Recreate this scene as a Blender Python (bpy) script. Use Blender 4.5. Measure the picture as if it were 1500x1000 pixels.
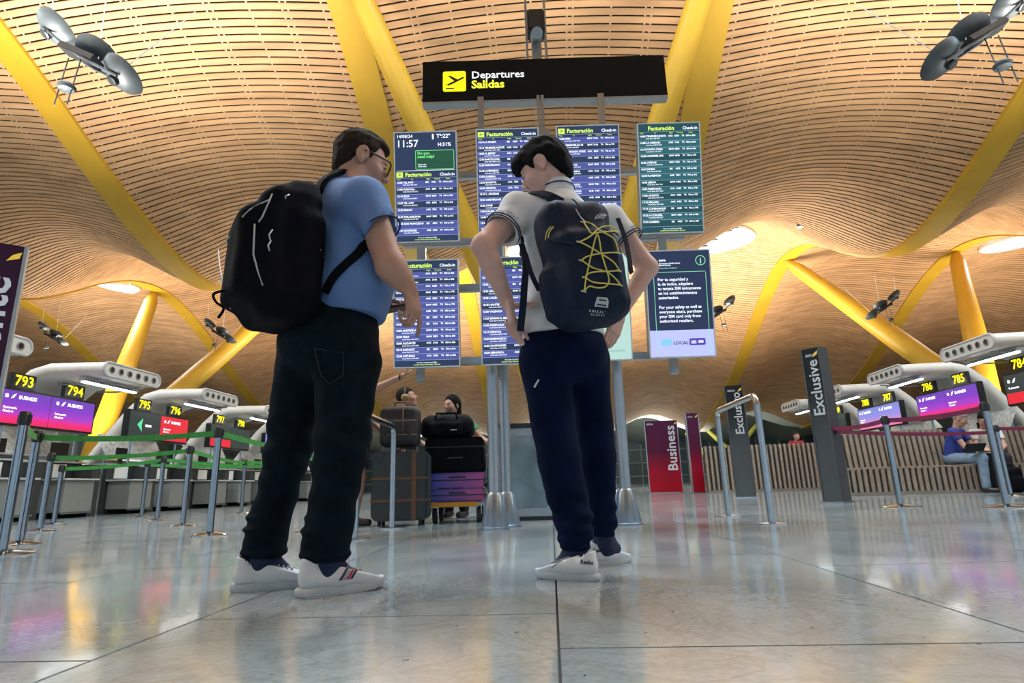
import bpy, bmesh, math, random
import numpy as np
from mathutils import Vector, Matrix, Euler
random.seed(7); rng = np.random.RandomState(3)
for _o in list(bpy.data.objects): bpy.data.objects.remove(_o)
scene = bpy.context.scene
COL = scene.collection
PI = math.pi
K = 0.92                      # whole scene is drafted in units of 0.92 m and scaled at the end
# ------------------------------------------------------------------ camera
FPX = 847.0; TILT = math.radians(13.9); ROLL = math.radians(1.7); YAW = math.radians(3.4); CH = 0.36
cy_, sy_ = math.cos(YAW), math.sin(YAW)
_F = Vector((0, math.cos(TILT), math.sin(TILT))); _R0 = Vector((1, 0, 0)); _U0 = Vector((0, -math.sin(TILT), math.cos(TILT)))
_R = math.cos(ROLL)*_R0 - math.sin(ROLL)*_U0; _U = math.sin(ROLL)*_R0 + math.cos(ROLL)*_U0
RZ = Matrix.Rotation(YAW, 3, 'Z')
cam_d = bpy.data.cameras.new('camera'); cam = bpy.data.objects.new('camera', cam_d); COL.objects.link(cam)
cam_d.sensor_width = 36.0; cam_d.lens = FPX/1500*36.0; cam_d.clip_end = 400; cam_d.clip_start = 0.02
_M = Matrix((RZ @ _R, RZ @ _U, -(RZ @ _F))).transposed().to_4x4()
cam.matrix_world = Matrix.Translation((0, 0, CH*K)) @ _M
scene.camera = cam
# ------------------------------------------------------------------ world, exposure
world = bpy.data.worlds.new('world'); scene.world = world; world.use_nodes = True
_bg = world.node_tree.nodes['Background']; _bg.inputs[0].default_value = (0.66, 0.84, 1.0, 1); _bg.inputs[1].default_value = 0.8
scene.view_settings.view_transform = 'Standard'; scene.view_settings.look = 'None'
scene.view_settings.exposure = 0.0; scene.view_settings.gamma = 1.0; scene.view_settings.use_curve_mapping = False
def area(name, loc, rot, sx, sy, power, color, spread=180):
    l = bpy.data.lights.new(name, 'AREA'); l.shape = 'RECTANGLE'; l.size = sx; l.size_y = sy; l.energy = power; l.color = color; l.spread = math.radians(spread)
    o = bpy.data.objects.new(name, l); COL.objects.link(o); o.location = loc; o.rotation_euler = rot; return o
# unseen area lights added facing up, to brighten the timber roof
for s in (-1, 1):
    for y, pw in ((-2, 1100), (6.5, 2500), (29, 2300)):
        area('roof_fill', (s*10.2, y, 3.1), (PI, 0, 0), 1.0, 5.0, pw, (1.0, 0.92, 0.82) if y < 20 else (1.0, 0.86, 0.68), 104 if y < 20 else 140)
area('far_roof_fill', (0, 29, 3.3), (PI, 0, 0), 14, 2.0, 1900, (1.0, 0.86, 0.68), 140)  # added light without a fixture, lifts the second roof wave
area('near_roof_fill', (0, 6.5, 4.6), (PI, 0, 0), 6, 1.0, 1000, (1.0, 0.92, 0.82), 110)  # floats unseen in mid-hall, added to brighten the near roof
for s in (-1, 1): area('outer_roof_fill', (s*24, 27.5, 3.3), (PI, 0, 0), 8.0, 2.0, 1800, (1.0, 0.86, 0.68), 140)  # added lights without fixtures, for the warm glow on the outer bays
area('far_roof_fill', (0, 56, 2.6), (PI, 0, 0), 30, 3.0, 2600, (0.95, 1.0, 0.95))  # unseen light added to brighten the far end of the roof
# ------------------------------------------------------------------ placing helpers: frame turned with the sign stand (u right, d away, z up)
def ray(px, py): return _F + _R*((px-750)/FPX) - _U*((py-500)/FPX)
def J(px, py, d):
    r = ray(px, py); t = d/r.y; return np.array((r.x*t, d, r.z*t + CH))
def W(u, d, z=0.0): return Vector((cy_*u - sy_*d, sy_*u + cy_*d, z))
def JW(px, py, d):
    j = J(px, py, d); return W(*j)
def HY(px, py, Y):            # hall frame: point at hall depth Y
    r = RZ @ ray(px, py); t = Y/r.y; return Vector((r.x*t, Y, r.z*t + CH))
# ------------------------------------------------------------------ materials
MATS = {}
def mat(name, col, rough=0.5, metal=0.0, var=0.0, scale=8.0, emit=0.0, ecol=None, bump=0.0, stretch=(1, 1, 1), spec=0.5, alpha=1.0, trans=0.0, coat=0.0):
    if name in MATS: return MATS[name]
    m = bpy.data.materials.new(name); m.use_nodes = True; nt = m.node_tree; b = nt.nodes['Principled BSDF']
    b.inputs['Base Color'].default_value = (*col, 1); b.inputs['Roughness'].default_value = rough; b.inputs['Metallic'].default_value = metal
    b.inputs['Specular IOR Level'].default_value = spec
    if coat: b.inputs['Coat Weight'].default_value = coat; b.inputs['Coat Roughness'].default_value = 0.08
    if alpha < 1: b.inputs['Alpha'].default_value = alpha
    if trans: b.inputs['Transmission Weight'].default_value = trans
    if emit: b.inputs['Emission Color'].default_value = (*(ecol or col), 1); b.inputs['Emission Strength'].default_value = emit
    if var or bump:
        g = nt.nodes.new('ShaderNodeNewGeometry'); mp = nt.nodes.new('ShaderNodeMapping'); mp.inputs['Scale'].default_value = [scale*s for s in stretch]
        n = nt.nodes.new('ShaderNodeTexNoise'); n.inputs['Scale'].default_value = 1.0; n.inputs['Detail'].default_value = 4
        nt.links.new(g.outputs['Position'], mp.inputs['Vector']); nt.links.new(mp.outputs['Vector'], n.inputs['Vector'])
        if var:
            r = nt.nodes.new('ShaderNodeValToRGB'); r.color_ramp.elements[0].position = 0.3; r.color_ramp.elements[1].position = 0.7
            r.color_ramp.elements[0].color = (*[max(0, c*(1-var)) for c in col], 1); r.color_ramp.elements[1].color = (*[min(1, c*(1+var)) for c in col], 1)
            nt.links.new(n.outputs['Fac'], r.inputs['Fac']); nt.links.new(r.outputs['Color'], b.inputs['Base Color'])
        if bump:
            bp = nt.nodes.new('ShaderNodeBump'); bp.inputs['Strength'].default_value = bump; bp.inputs['Distance'].default_value = 0.01
            nt.links.new(n.outputs['Fac'], bp.inputs['Height']); nt.links.new(bp.outputs['Normal'], b.inputs['Normal'])
    MATS[name] = m; return m
def emat(name, col, strength):
    return mat(name, (0, 0, 0), 0.4, emit=strength, ecol=col)
def gmat(name, stops, z0, z1, rough=0.35, emit=0.0):      # printed vertical gradient along object z
    if name in MATS: return MATS[name]
    m = bpy.data.materials.new(name); m.use_nodes = True; nt = m.node_tree; b = nt.nodes['Principled BSDF']; b.inputs['Roughness'].default_value = rough; b.inputs['Specular IOR Level'].default_value = 0.2
    t = nt.nodes.new('ShaderNodeTexCoord'); s = nt.nodes.new('ShaderNodeSeparateXYZ'); mr = nt.nodes.new('ShaderNodeMapRange')
    mr.inputs['From Min'].default_value = z0; mr.inputs['From Max'].default_value = z1
    r = nt.nodes.new('ShaderNodeValToRGB'); nt.links.new(t.outputs['Object'], s.inputs[0]); nt.links.new(s.outputs['Z'], mr.inputs['Value']); nt.links.new(mr.outputs[0], r.inputs['Fac'])
    el = r.color_ramp.elements; el[0].position = stops[0][0]; el[0].color = (*stops[0][1], 1); el[1].position = stops[-1][0]; el[1].color = (*stops[-1][1], 1)
    for p, c in stops[1:-1]: e = el.new(p); e.color = (*c, 1)
    if emit:
        b.inputs['Base Color'].default_value = (0, 0, 0, 1)
        nt.links.new(r.outputs['Color'], b.inputs['Emission Color']); b.inputs['Emission Strength'].default_value = emit
    else: nt.links.new(r.outputs['Color'], b.inputs['Base Color'])
    MATS[name] = m; return m
STEEL = mat('brushed steel', (0.42, 0.46, 0.5), 0.26, 1.0, var=0.06, scale=20)
CHROME = mat('chrome', (0.33, 0.37, 0.41), 0.14, 1.0, var=0.02)
GREYM = mat('grey painted metal', (0.3, 0.34, 0.37), 0.42, 0.4, var=0.05)
DARKM = mat('dark metal', (0.03, 0.035, 0.04), 0.4, 0.5, var=0.1)
BLACK = mat('black plastic', (0.012, 0.013, 0.015), 0.4, var=0.1)
RUBBER = mat('rubber', (0.02, 0.02, 0.02), 0.8, var=0.1)
WHITE = mat('white shell', (0.62, 0.61, 0.57), 0.4, var=0.04, scale=1.5)
YELLOW = mat('yellow steel', (0.50, 0.30, 0.02), 0.45, 0.0, var=0.08, scale=1.2)
WOOD = mat('bamboo slat', (0.50, 0.30, 0.155), 0.65, var=0.22, scale=1.0, stretch=(0.35, 4, 4), spec=0.25)
BACKING = mat('ceiling void', (0.045, 0.028, 0.018), 0.9, var=0.2)
BATTEN = mat('ceiling batten', (0.62, 0.5, 0.38), 0.6, var=0.1)
# ------------------------------------------------------------------ mesh builder
class MB:
    def __init__(s): s.v = []; s.f = []; s.mi = []; s.m = 0
    def add(s, vs, fs):
        n = len(s.v); s.v.extend([tuple(map(float, p)) for p in vs]); s.f.extend([tuple(n+i for i in f) for f in fs]); s.mi.extend([s.m]*len(fs)); return s
    def box(s, lo, hi, M=None):
        (a, b, c), (d, e, f) = lo, hi
        vs = [Vector(p) for p in ((a,b,c),(d,b,c),(d,e,c),(a,e,c),(a,b,f),(d,b,f),(d,e,f),(a,e,f))]
        if M is not None: vs = [M @ p for p in vs]
        return s.add(vs, [(0,3,2,1),(4,5,6,7),(0,1,5,4),(1,2,6,5),(2,3,7,6),(3,0,4,7)])
    def rbox(s, lo, hi, r, M=None, n=3):     # box with rounded vertical (y-axis extruded) corners in xz
        (a, b, c), (d, e, f) = lo, hi; pts = []
        for cx, cz, a0 in ((d-r, f-r, 0), (a+r, f-r, 90), (a+r, c+r, 180), (d-r, c+r, 270)):
            for k in range(n+1):
                t = math.radians(a0+90*k/n); pts.append((cx+r*math.cos(t), cz+r*math.sin(t)))
        return s.prism([(x, z) for x, z in pts], b, e, 'y', M)
    def prism(s, poly, lo, hi, axis='y', M=None):
        f = {'y': lambda p, h: (p[0], h, p[1]), 'x': lambda p, h: (h, p[0], p[1]), 'z': lambda p, h: (p[0], p[1], h)}[axis]
        n = len(poly); vs = [Vector(f(p, lo)) for p in poly]+[Vector(f(p, hi)) for p in poly]
        if M is not None: vs = [M @ p for p in vs]
        return s.add(vs, [tuple(range(n)), tuple(range(2*n-1, n-1, -1))]+[(i, n+i, n+(i+1) % n, (i+1) % n) for i in range(n)])
    def tube(s, pts, r, n=8, cap=True, flat=None):
        pts = [Vector(p) for p in pts]; rs = r if isinstance(r, (list, tuple)) else [r]*len(pts)
        T = [(pts[min(i+1, len(pts)-1)]-pts[max(i-1, 0)]).normalized() for i in range(len(pts))]
        up = Vector((0, 0, 1)) if abs(T[0].z) < 0.9 else Vector((1, 0, 0))
        N = (up - T[0]*up.dot(T[0])).normalized(); vs = []
        for p, t, rr in zip(pts, T, rs):
            N = (N - t*N.dot(t)).normalized(); B = t.cross(N)
            for k in range(n):
                a = 2*PI*k/n; vs.append(p + N*math.cos(a)*rr + B*math.sin(a)*rr*(flat or 1))
        fs = [(i*n+k, i*n+(k+1) % n, (i+1)*n+(k+1) % n, (i+1)*n+k) for i in range(len(pts)-1) for k in range(n)]
        if cap: fs += [tuple(range(n-1, -1, -1)), tuple(range((len(pts)-1)*n, len(pts)*n))]
        return s.add(vs, fs)
    def cyl(s, a, b, r, r2=None, n=12): return s.tube([a, b], [r, r if r2 is None else r2], n)
    def lathe(s, prof, n=20, M=None):        # profile [(r, z)]
        vs = [Vector((r*math.cos(2*PI*k/n), r*math.sin(2*PI*k/n), z)) for r, z in prof for k in range(n)]
        if M is not None: vs = [M @ p for p in vs]
        fs = [(i*n+k, i*n+(k+1) % n, (i+1)*n+(k+1) % n, (i+1)*n+k) for i in range(len(prof)-1) for k in range(n)]
        fs += [tuple(range(n-1, -1, -1)), tuple(range((len(prof)-1)*n, len(prof)*n))]
        return s.add(vs, fs)
    def mesh(s, name, mats, smooth=False, bevel=0):
        me = bpy.data.meshes.new(name); me.from_pydata(s.v, [], s.f)
        for m in (mats if isinstance(mats, (list, tuple)) else [mats]): me.materials.append(m)
        if any(s.mi): me.polygons.foreach_set('material_index', s.mi)
        bm = bmesh.new(); bm.from_mesh(me); bmesh.ops.recalc_face_normals(bm, faces=bm.faces)
        if bevel: bmesh.ops.bevel(bm, geom=[e for e in bm.edges if len(e.link_faces) == 2 and e.calc_face_angle(0) > 0.6], offset=bevel, segments=2, affect='EDGES')
        bm.to_mesh(me); bm.free()
        if smooth: me.shade_smooth() if smooth is True else smooth_by_angle(me, smooth)
        return me
    def build(s, name, mats, parent=None, smooth=False, bevel=0, label=None):
        return link(name, s.mesh(name, mats, smooth, bevel), parent, label)
def smooth_by_angle(me, ang):
    me.shade_smooth(); bm = bmesh.new(); bm.from_mesh(me)
    for e in bm.edges: e.smooth = not (len(e.link_faces) == 2 and e.calc_face_angle(0) > ang)
    bm.to_mesh(me); bm.free()
def link(name, me, parent=None, label=None):
    o = bpy.data.objects.new(name, me); COL.objects.link(o)
    if parent is not None: o.parent = parent
    if label: o['label'] = label
    return o
def thing(name, label, cat, loc=(0, 0, 0), rz=0.0, group=None, kind=None):
    o = bpy.data.objects.new(name, None); COL.objects.link(o); o.location = loc; o.rotation_euler = (0, 0, rz); o.empty_display_size = 0.1
    if label: o['label'] = label
    if cat: o['category'] = cat
    if group: o['group'] = group
    if kind: o['kind'] = kind
    return o
def tag(o, label, cat, group=None):
    o['label'] = label; o['category'] = cat
    if group: o['group'] = group
    return o
def dup(root, label=None, **kw):
    r = root.copy(); COL.objects.link(r)
    for ch in list(root.children):
        c = ch.copy(); COL.objects.link(c); c.parent = r
        for g in list(ch.children):
            d = g.copy(); COL.objects.link(d); d.parent = c
    if label: r['label'] = label
    for k, v in kw.items(): setattr(r, k, v)
    return r
DG = None
def text_geo(body, size, bold=0.0, align='LEFT', spacing=1.0, line=1.0, extrude=0.0):
    c = bpy.data.curves.new('t', 'FONT'); c.body = body; c.size = size; c.offset = bold*size; c.align_x = align; c.space_character = spacing; c.space_line = line; c.extrude = extrude
    c.resolution_u = 2
    o = bpy.data.objects.new('t', c); COL.objects.link(o); dg = bpy.context.evaluated_depsgraph_get(); dg.update()
    me = bpy.data.meshes.new_from_object(o.evaluated_get(dg))
    vs = [v.co.copy() for v in me.vertices]; fs = [tuple(p.vertices) for p in me.polygons]
    bpy.data.objects.remove(o); bpy.data.curves.remove(c); bpy.data.meshes.remove(me); return vs, fs
_tc = {}
def put_text(mb, body, x, z, size, M=None, bold=0.012, align='LEFT', spacing=1.0, line=1.0, y=0.0, rot=0.0):
    key = (body, size, bold, align, spacing, line)
    if key not in _tc: _tc[key] = text_geo(body, size, bold, align, spacing, line)
    vs, fs = _tc[key]; c, s = math.cos(rot), math.sin(rot)
    out = [Vector((x+v.x*c-v.y*s, y, z+v.x*s+v.y*c)) for v in vs]
    if M is not None: out = [M @ p for p in out]
    mb.add(out, fs)
# ------------------------------------------------------------------ signed distance modelling for bodies, clothes, bags
def nrm(v): v = np.asarray(v, float); return v/np.linalg.norm(v)
def A3(v): return np.asarray(v, np.float32)
class Sdf:
    def __init__(s): s.p = []
    def add(s, fn, lo, hi, k, op): s.p.append((fn, np.asarray(lo, float), np.asarray(hi, float), k, op)); return s
    def cap(s, a, b, ra, rb=None, k=0.02, op='u', w=None, ws=1.0, flat=False):   # tapered capsule, optionally widened along w
        a = A3(a); b = A3(b); rb = ra if rb is None else rb; sq = 1.0/ws
        ww = A3(nrm(w)) if w is not None else None
        def comp(q): return q if ww is None else q - np.outer(q@ww, ww*(1-sq)).reshape(q.shape)
        ba = comp((b-a).reshape(1, 3))[0]; bb = float(ba@ba)+1e-9; ln = math.sqrt(bb)
        def fn(P):
            q = comp(P-a); t = (q@ba)/bb; h = np.clip(t, 0, 1)
            d = np.linalg.norm(q-h[:, None]*ba, axis=1)-(ra+(rb-ra)*h)
            if flat: d = np.maximum(d, (t-1)*ln)
            return d
        m = max(ra, rb)*max(ws, 1); return s.add(fn, np.minimum(a, b)-m, np.maximum(a, b)+m, k, op)
    def ell(s, c, r, R=None, k=0.02, op='u'):
        c = A3(c); r = A3(r); R = np.eye(3, dtype=np.float32) if R is None else A3(R); mn = float(r.min())
        def fn(P):
            q = (P-c)@R.T; k0 = np.linalg.norm(q/r, axis=1); k1 = np.linalg.norm(q/(r*r), axis=1)+1e-6; return k0*(k0-1)/k1
        m = float(r.max()); return s.add(fn, c-m, c+m, k, op)
    def box(s, c, h, r, R=None, k=0.02, op='u'):
        c = A3(c); h = A3(h)-r; R = np.eye(3, dtype=np.float32) if R is None else A3(R)
        def fn(P):
            q = np.abs((P-c)@R.T)-h; return np.linalg.norm(np.maximum(q, 0), axis=1)+np.minimum(q.max(1), 0)-r
        m = float(np.linalg.norm(h+r)); return s.add(fn, c-m, c+m, k, op)
    def half(s, c, n, lo, hi, op='i', k=0.004):     # keep the side dot(p-c, n) < 0
        c = A3(c); n = A3(nrm(n)); return s.add(lambda P: (P-c)@n, lo, hi, k, op)
    @staticmethod
    def mix(a, b, k, op):
        if op == 's': return -Sdf.mix(-a, b, k, 'u')
        if op == 'i': return -Sdf.mix(-a, -b, k, 'u')
        h = np.clip(0.5+0.5*(b-a)/k, 0, 1); return b*(1-h)+a*h-k*h*(1-h)
    def eval(s, P):
        P = A3(P).reshape(-1, 3); a = np.full(len(P), 1.0, np.float32)
        for fn, lo, hi, k, op in s.p: a = s.mix(a, fn(P), k, op)
        return a
    def snap(s, p, n, out=0.003):                   # march from p along -n onto the surface
        p = np.array(p, float); n = nrm(n)
        for _ in range(40):
            d = float(s.eval([p])[0])
            if d < 0.0015: break
            p = p-n*d*0.8
        return p+n*out
    def mesh(s, h, disp=None):
        lo = np.min([q[1] for q in s.p if q[4] == 'u'], 0)-4*h; hi = np.max([q[2] for q in s.p if q[4] == 'u'], 0)+4*h
        n = np.ceil((hi-lo)/h).astype(int)+1; ax = [(lo[i]+np.arange(n[i])*h).astype(np.float32) for i in range(3)]
        V = np.full(n, 1.0, np.float32)
        for fn, l, u, k, op in s.p:
            i0 = np.clip(((l-k-3*h-lo)/h).astype(int), 0, n); i1 = np.clip(np.ceil((u+k+3*h-lo)/h).astype(int)+1, 0, n)
            if (i1 <= i0).any(): continue
            g = np.stack(np.meshgrid(ax[0][i0[0]:i1[0]], ax[1][i0[1]:i1[1]], ax[2][i0[2]:i1[2]], indexing='ij'), -1).reshape(-1, 3)
            sl = tuple(slice(i0[i], i1[i]) for i in range(3)); a = V[sl]; V[sl] = s.mix(a.reshape(-1), fn(g), k, op).reshape(a.shape)
        if disp is not None:
            I = np.argwhere(np.abs(V) < 0.03)
            P = (I*h+lo).astype(np.float32); V[I[:, 0], I[:, 1], I[:, 2]] += disp(P)
        neg = V < 0; sh = n-1
        cnt = sum(neg[i:sh[0]+i, j:sh[1]+j, k:sh[2]+k].astype(np.int8) for i in (0, 1) for j in (0, 1) for k in (0, 1))
        act = np.argwhere((cnt > 0) & (cnt < 8)); vid = -np.ones(sh, np.int64); vid[act[:, 0], act[:, 1], act[:, 2]] = np.arange(len(act))
        S = np.zeros((len(act), 3)); C = np.zeros(len(act)); cor = [(i, j, k) for i in (0, 1) for j in (0, 1) for k in (0, 1)]
        vals = {c: V[act[:, 0]+c[0], act[:, 1]+c[1], act[:, 2]+c[2]].astype(float) for c in cor}
        for c in cor:
            for axi in range(3):
                if c[axi] == 0:
                    d = list(c); d[axi] = 1; a, b = vals[c], vals[tuple(d)]; m = (a < 0) != (b < 0)
                    t = np.where(m, a/np.where(m, a-b, 1), 0); p = np.array(c, float)+np.zeros((len(act), 3)); p[:, axi] += t
                    S[m] += p[m]; C[m] += 1
        X = (act+S/C[:, None])*h+lo; F = []
        for axi in range(3):
            o1, o2 = (axi+1) % 3, (axi+2) % 3
            a = np.take(neg, range(n[axi]-1), axi); b = np.take(neg, range(1, n[axi]), axi); E = np.argwhere(a != b)
            E = E[(E[:, o1] > 0) & (E[:, o2] > 0) & (E[:, o1] < n[o1]-1) & (E[:, o2] < n[o2]-1)]
            q = []
            for d1, d2 in ((-1, -1), (0, -1), (0, 0), (-1, 0)):
                e = E.copy(); e[:, o1] += d1; e[:, o2] += d2; q.append(vid[e[:, 0], e[:, 1], e[:, 2]])
            q = np.stack(q, 1); fl = ~a[E[:, 0], E[:, 1], E[:, 2]]; q[fl] = q[fl][:, ::-1]; F.append(q)
        F = np.concatenate(F); F = F[(F >= 0).all(1)]
        return X, F
def sdf_obj(name, sdf, h, mats, parent, base=(0, 0, 0), disp=None, matfn=None, label=None, relax=1):
    X, F = sdf.mesh(h, disp)
    for _ in range(relax):
        acc = np.zeros_like(X); c = np.zeros(len(X))
        for i in range(4):
            a, b = F[:, i], F[:, (i+1) % 4]
            for ax in range(3): acc[:, ax] += np.bincount(a, X[b, ax], len(X))+np.bincount(b, X[a, ax], len(X))
            c += np.bincount(a, minlength=len(X))+np.bincount(b, minlength=len(X))
        X = X*0.5+0.5*acc/np.maximum(c, 1)[:, None]
    me = bpy.data.meshes.new(name); me.vertices.add(len(X)); me.vertices.foreach_set('co', (X-np.array(base)).astype(np.float32).ravel())
    me.loops.add(len(F)*4); me.loops.foreach_set('vertex_index', F.ravel().astype(np.int32)); me.polygons.add(len(F))
    me.polygons.foreach_set('loop_start', np.arange(0, len(F)*4, 4, dtype=np.int32)); me.polygons.foreach_set('loop_total', np.full(len(F), 4, np.int32))
    for m in (mats if isinstance(mats, (list, tuple)) else [mats]): me.materials.append(m)
    if matfn is not None: me.polygons.foreach_set('material_index', matfn(X[F].mean(1)).astype(np.int32))
    me.update(calc_edges=True); me.validate(); me.shade_smooth()
    return link(name, me, parent, label)
def wob(amp, f, seed=0):
    r = np.random.RandomState(seed); D = [(r.normal(size=3)*f*(0.6+0.8*r.rand()), r.rand()*6.28) for _ in range(7)]
    def fn(P): return amp*sum(np.sin(P@A3(d)+ph) for d, ph in D)/3
    return fn
# ================================================================== STRUCTURE
def hermite(K_):
    ks = np.array(K_, float); x, y = ks[:, 0], ks[:, 1]; m = np.gradient(y, x)
    def f(t):
        t = np.clip(t, x[0], x[-1]); i = np.clip(np.searchsorted(x, t)-1, 0, len(x)-2); h = x[i+1]-x[i]; s = (t-x[i])/h
        return (2*s**3-3*s**2+1)*y[i]+(s**3-2*s**2+s)*h*m[i]+(-2*s**3+3*s**2)*y[i+1]+(s**3-s**2)*h*m[i+1]
    return f
zb = hermite([(-16, 8.6), (-12, 9.0), (-6, 10.9), (0, 12.0), (5, 12.7), (8.5, 12.6), (11.5, 11.75), (13, 11.1), (14.5, 10.35), (16.3, 9.5), (18, 8.85), (19.5, 8.5), (20.8, 8.42),
              (22, 8.6), (24, 9.5), (26, 10.7), (28.5, 11.75), (31, 12.0), (33.5, 11.4), (36, 10.3), (38.5, 9.0), (41, 7.8), (44, 6.7), (47, 5.7), (50, 4.8), (53, 4.5), (56, 4.9), (60, 6.2), (64, 6.8), (70, 6.0), (76, 5.0), (80, 4.8)])
ab = hermite([(-16, 1.5), (-6, 0.8), (0, 0.35), (11, 0.35), (14, 0.5), (17, 1.0), (20, 1.6), (24, 1.8), (28, 1.0), (31, 0.5), (36, 0.7), (45, 1.3), (52, 1.5), (60, 1.0), (80, 1.0)])
def zroof(x, y):
    xx = (np.asarray(x)+4.5) % 9-4.5; return zb(y)+ab(y)*np.cos(PI*xx/9)**(1+np.clip((np.asarray(y, float)-17)/6, 0, 1))
# arc-length rows
ys = np.linspace(-15, 52, 4000); zz = zb(ys); sl = np.concatenate([[0], np.cumsum(np.hypot(np.diff(ys), np.diff(zz)))])
rows = np.interp(np.arange(0, sl[-1], 0.20), sl, ys)
ceiling = thing('ceiling', None, None, kind='structure')
def slat_geo(mb, xc, ya, yb, seg=10):
    xs = np.linspace(xc-4.2, xc+4.2, seg+1); a = zroof(xs, ya); b = zroof(xs, yb); vs = []
    for x, p, q in zip(xs, a, b): vs += [(x, ya, p), (x, yb, q), (x, yb, q+0.03), (x, ya, p+0.03)]
    fs = [(4*i+k, 4*i+(k+1) % 4, 4*i+4+(k+1) % 4, 4*i+4+k) for i in range(seg) for k in range(4)]+[(3, 2, 1, 0), tuple(4*seg+k for k in range(4))]
    mb.add(vs, fs)
single = []; rest = MB(); far = MB()
for i in range(len(rows)-1):
    ya, yb = rows[i], rows[i]+0.72*(rows[i+1]-rows[i])
    for b in range(-4, 5):
        if 9.6 < ya < 25 and abs(b) <= 2: single.append((math.hypot(ya, b*9*0.6), b, ya, yb))
        elif abs(b) <= (3 if ya < 26 else 4): slat_geo(rest if ya < 26 else far, b*9, ya, yb)
single.sort(); SL = single[:290]
for q in single[290:]: slat_geo(rest, q[1]*9, q[2], q[3])
for _, b, ya, yb in SL:
    m = MB(); slat_geo(m, b*9, ya, yb); m.build('slat', WOOD, ceiling, smooth=0.6)
rest.build('slat_rows', WOOD, ceiling, smooth=0.6)['kind'] = 'stuff'
far.build('slat_rows', WOOD, ceiling, smooth=0.6)['kind'] = 'stuff'
# dark void above the slats
def sheet(xs, ys_, dz, name, m, parent=ceiling, zf=zroof):
    mb = MB(); X, Y = np.meshgrid(xs, ys_); Z = zf(X, Y)+dz; nx = len(xs)
    mb.v = [tuple(p) for p in np.stack([X, Y, Z], -1).reshape(-1, 3)]
    mb.f = [(j*nx+i, j*nx+i+1, (j+1)*nx+i+1, (j+1)*nx+i) for j in range(len(ys_)-1) for i in range(nx-1)]; mb.mi = [0]*len(mb.f)
    return mb.build(name, m, parent, smooth=True)
sheet(np.linspace(-40.5, 40.5, 91), np.linspace(-15, 50.6, 120), 0.2, 'backing', BACKING)
ROOF_LIT = mat('roof lit white', (0.6, 0.62, 0.55), 0.5, var=0.05)  # white colour stands in for strong light on the far roof
sheet(np.linspace(-40.5, 40.5, 91), np.linspace(50.4, 80, 60), 0.05, 'soffit', ROOF_LIT)
# battens crossing the gaps
for b in range(-2, 3):
    mb = MB()
    for dx in (-3.9, -3.0, -2.85, -2.0, -1.1, -0.95, 0.0, 0.9, 1.05, 2.0, 2.85, 3.0, 3.9):
        yy = np.linspace(8, 25, 60); x = b*9+dx
        for y0, y1 in zip(yy[:-1], yy[1:]):
            z0, z1 = zroof(x, y0)+0.028, zroof(x, y1)+0.028
            mb.add([(x-0.022, y0, z0), (x+0.022, y0, z0), (x+0.022, y1, z1), (x-0.022, y1, z1)], [(0, 1, 2, 3)])
    mb.build('batten', BATTEN, ceiling)
# yellow beams along the creases
for xb in (-31.5, -22.5, -13.5, -4.5, 4.5, 13.5, 22.5, 31.5):
    mb = MB(); yy = np.linspace(-14, 53, 150); z = zb(yy)-0.05; w = 0.40; vs = []
    for y, q in zip(yy, z): vs += [(xb-w, y, q), (xb+w, y, q), (xb+w, y, q+0.32), (xb-w, y, q+0.32)]
    mb.add(vs, [(4*i+k, 4*i+(k+1) % 4, 4*i+4+(k+1) % 4, 4*i+4+k) for i in range(len(yy)-1) for k in range(4)]+[(3, 2, 1, 0)])
    mb.build('beam', YELLOW, ceiling, smooth=0.6)
# skylights (daylight through the roof); unseen row over the camera added for top light
SKYL = emat('skylight daylight', (0.68, 0.87, 1.0), 34.0)
for cx, cyy in [(x, 28.3) for x in (-9, 0, 9)]+[(-24.6, 28.8), (25.4, 30.6)]+[(x, 6.4) for x in (-18, -9, 0, 9, 18)]:
    mb = MB(); n = 28; R = [(0.0, 0.0), (1, 0.0)]; vs = [(cx, cyy, float(zroof(cx, cyy))-0.12)]
    for k in range(n):
        a = 2*PI*k/n; x, y = cx+1.75*math.cos(a), cyy+(2.1 if cx < 20 else .9)*math.sin(a); vs.append((x, y, float(zroof(x, y))-0.12))
    mb.add(vs, [(0, 1+k, 1+(k+1) % n) for k in range(n)]); sk = mb.build('skylight', SKYL, ceiling)
    rg = MB(); pts = [Vector(v) for v in vs[1:]]; rg.tube(pts+[pts[0]], 0.11, 6, cap=False); rg.build('skylight_ring', WHITE, sk)
# tapered yellow struts
def strut(a, b, r, label, grp, m=YELLOW):
    t = thing('roof_strut', label, 'strut', b, group=grp); a = Vector(a)-Vector(b); mb = MB()
    mb.tube([Vector((0, 0, 0)), a*0.08, a*0.5, a*0.94, a], [r*0.85, r, r*1.05, r*0.7, r*0.3], 16); mb.build('tube', m, t, smooth=0.7)
    f = MB(); f.cyl((0, 0, -max(0.02, Vector(b).z)), (0, 0, 0.25), r*1.9, r*1.1, 16); f.build('footing', mat('concrete', (0.35, 0.35, 0.33), 0.8, var=0.1), t, smooth=0.6)
G_ = 'yellow roof struts'
strut((-4.5, 9.6, 12.75), (0.5, 19.5, 1.4), 0.36, 'thick yellow strut rising to upper left behind the leftmost flight screen', G_)
strut((4.5, 9.4, 12.75), (0.3, 18.8, 1.4), 0.36, 'thick yellow strut rising to upper right behind the end of the departures sign', G_)
strut((13.5, 31, 11.95), (21.5, 27, 1.4), 0.5, 'long yellow strut slanting down to the right above the purple check-in screen', G_)
strut((22.5, 31, 12.0), (20.8, 28.6, 1.4), 0.5, 'steep yellow strut near the right edge behind the canopy', G_)
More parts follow.
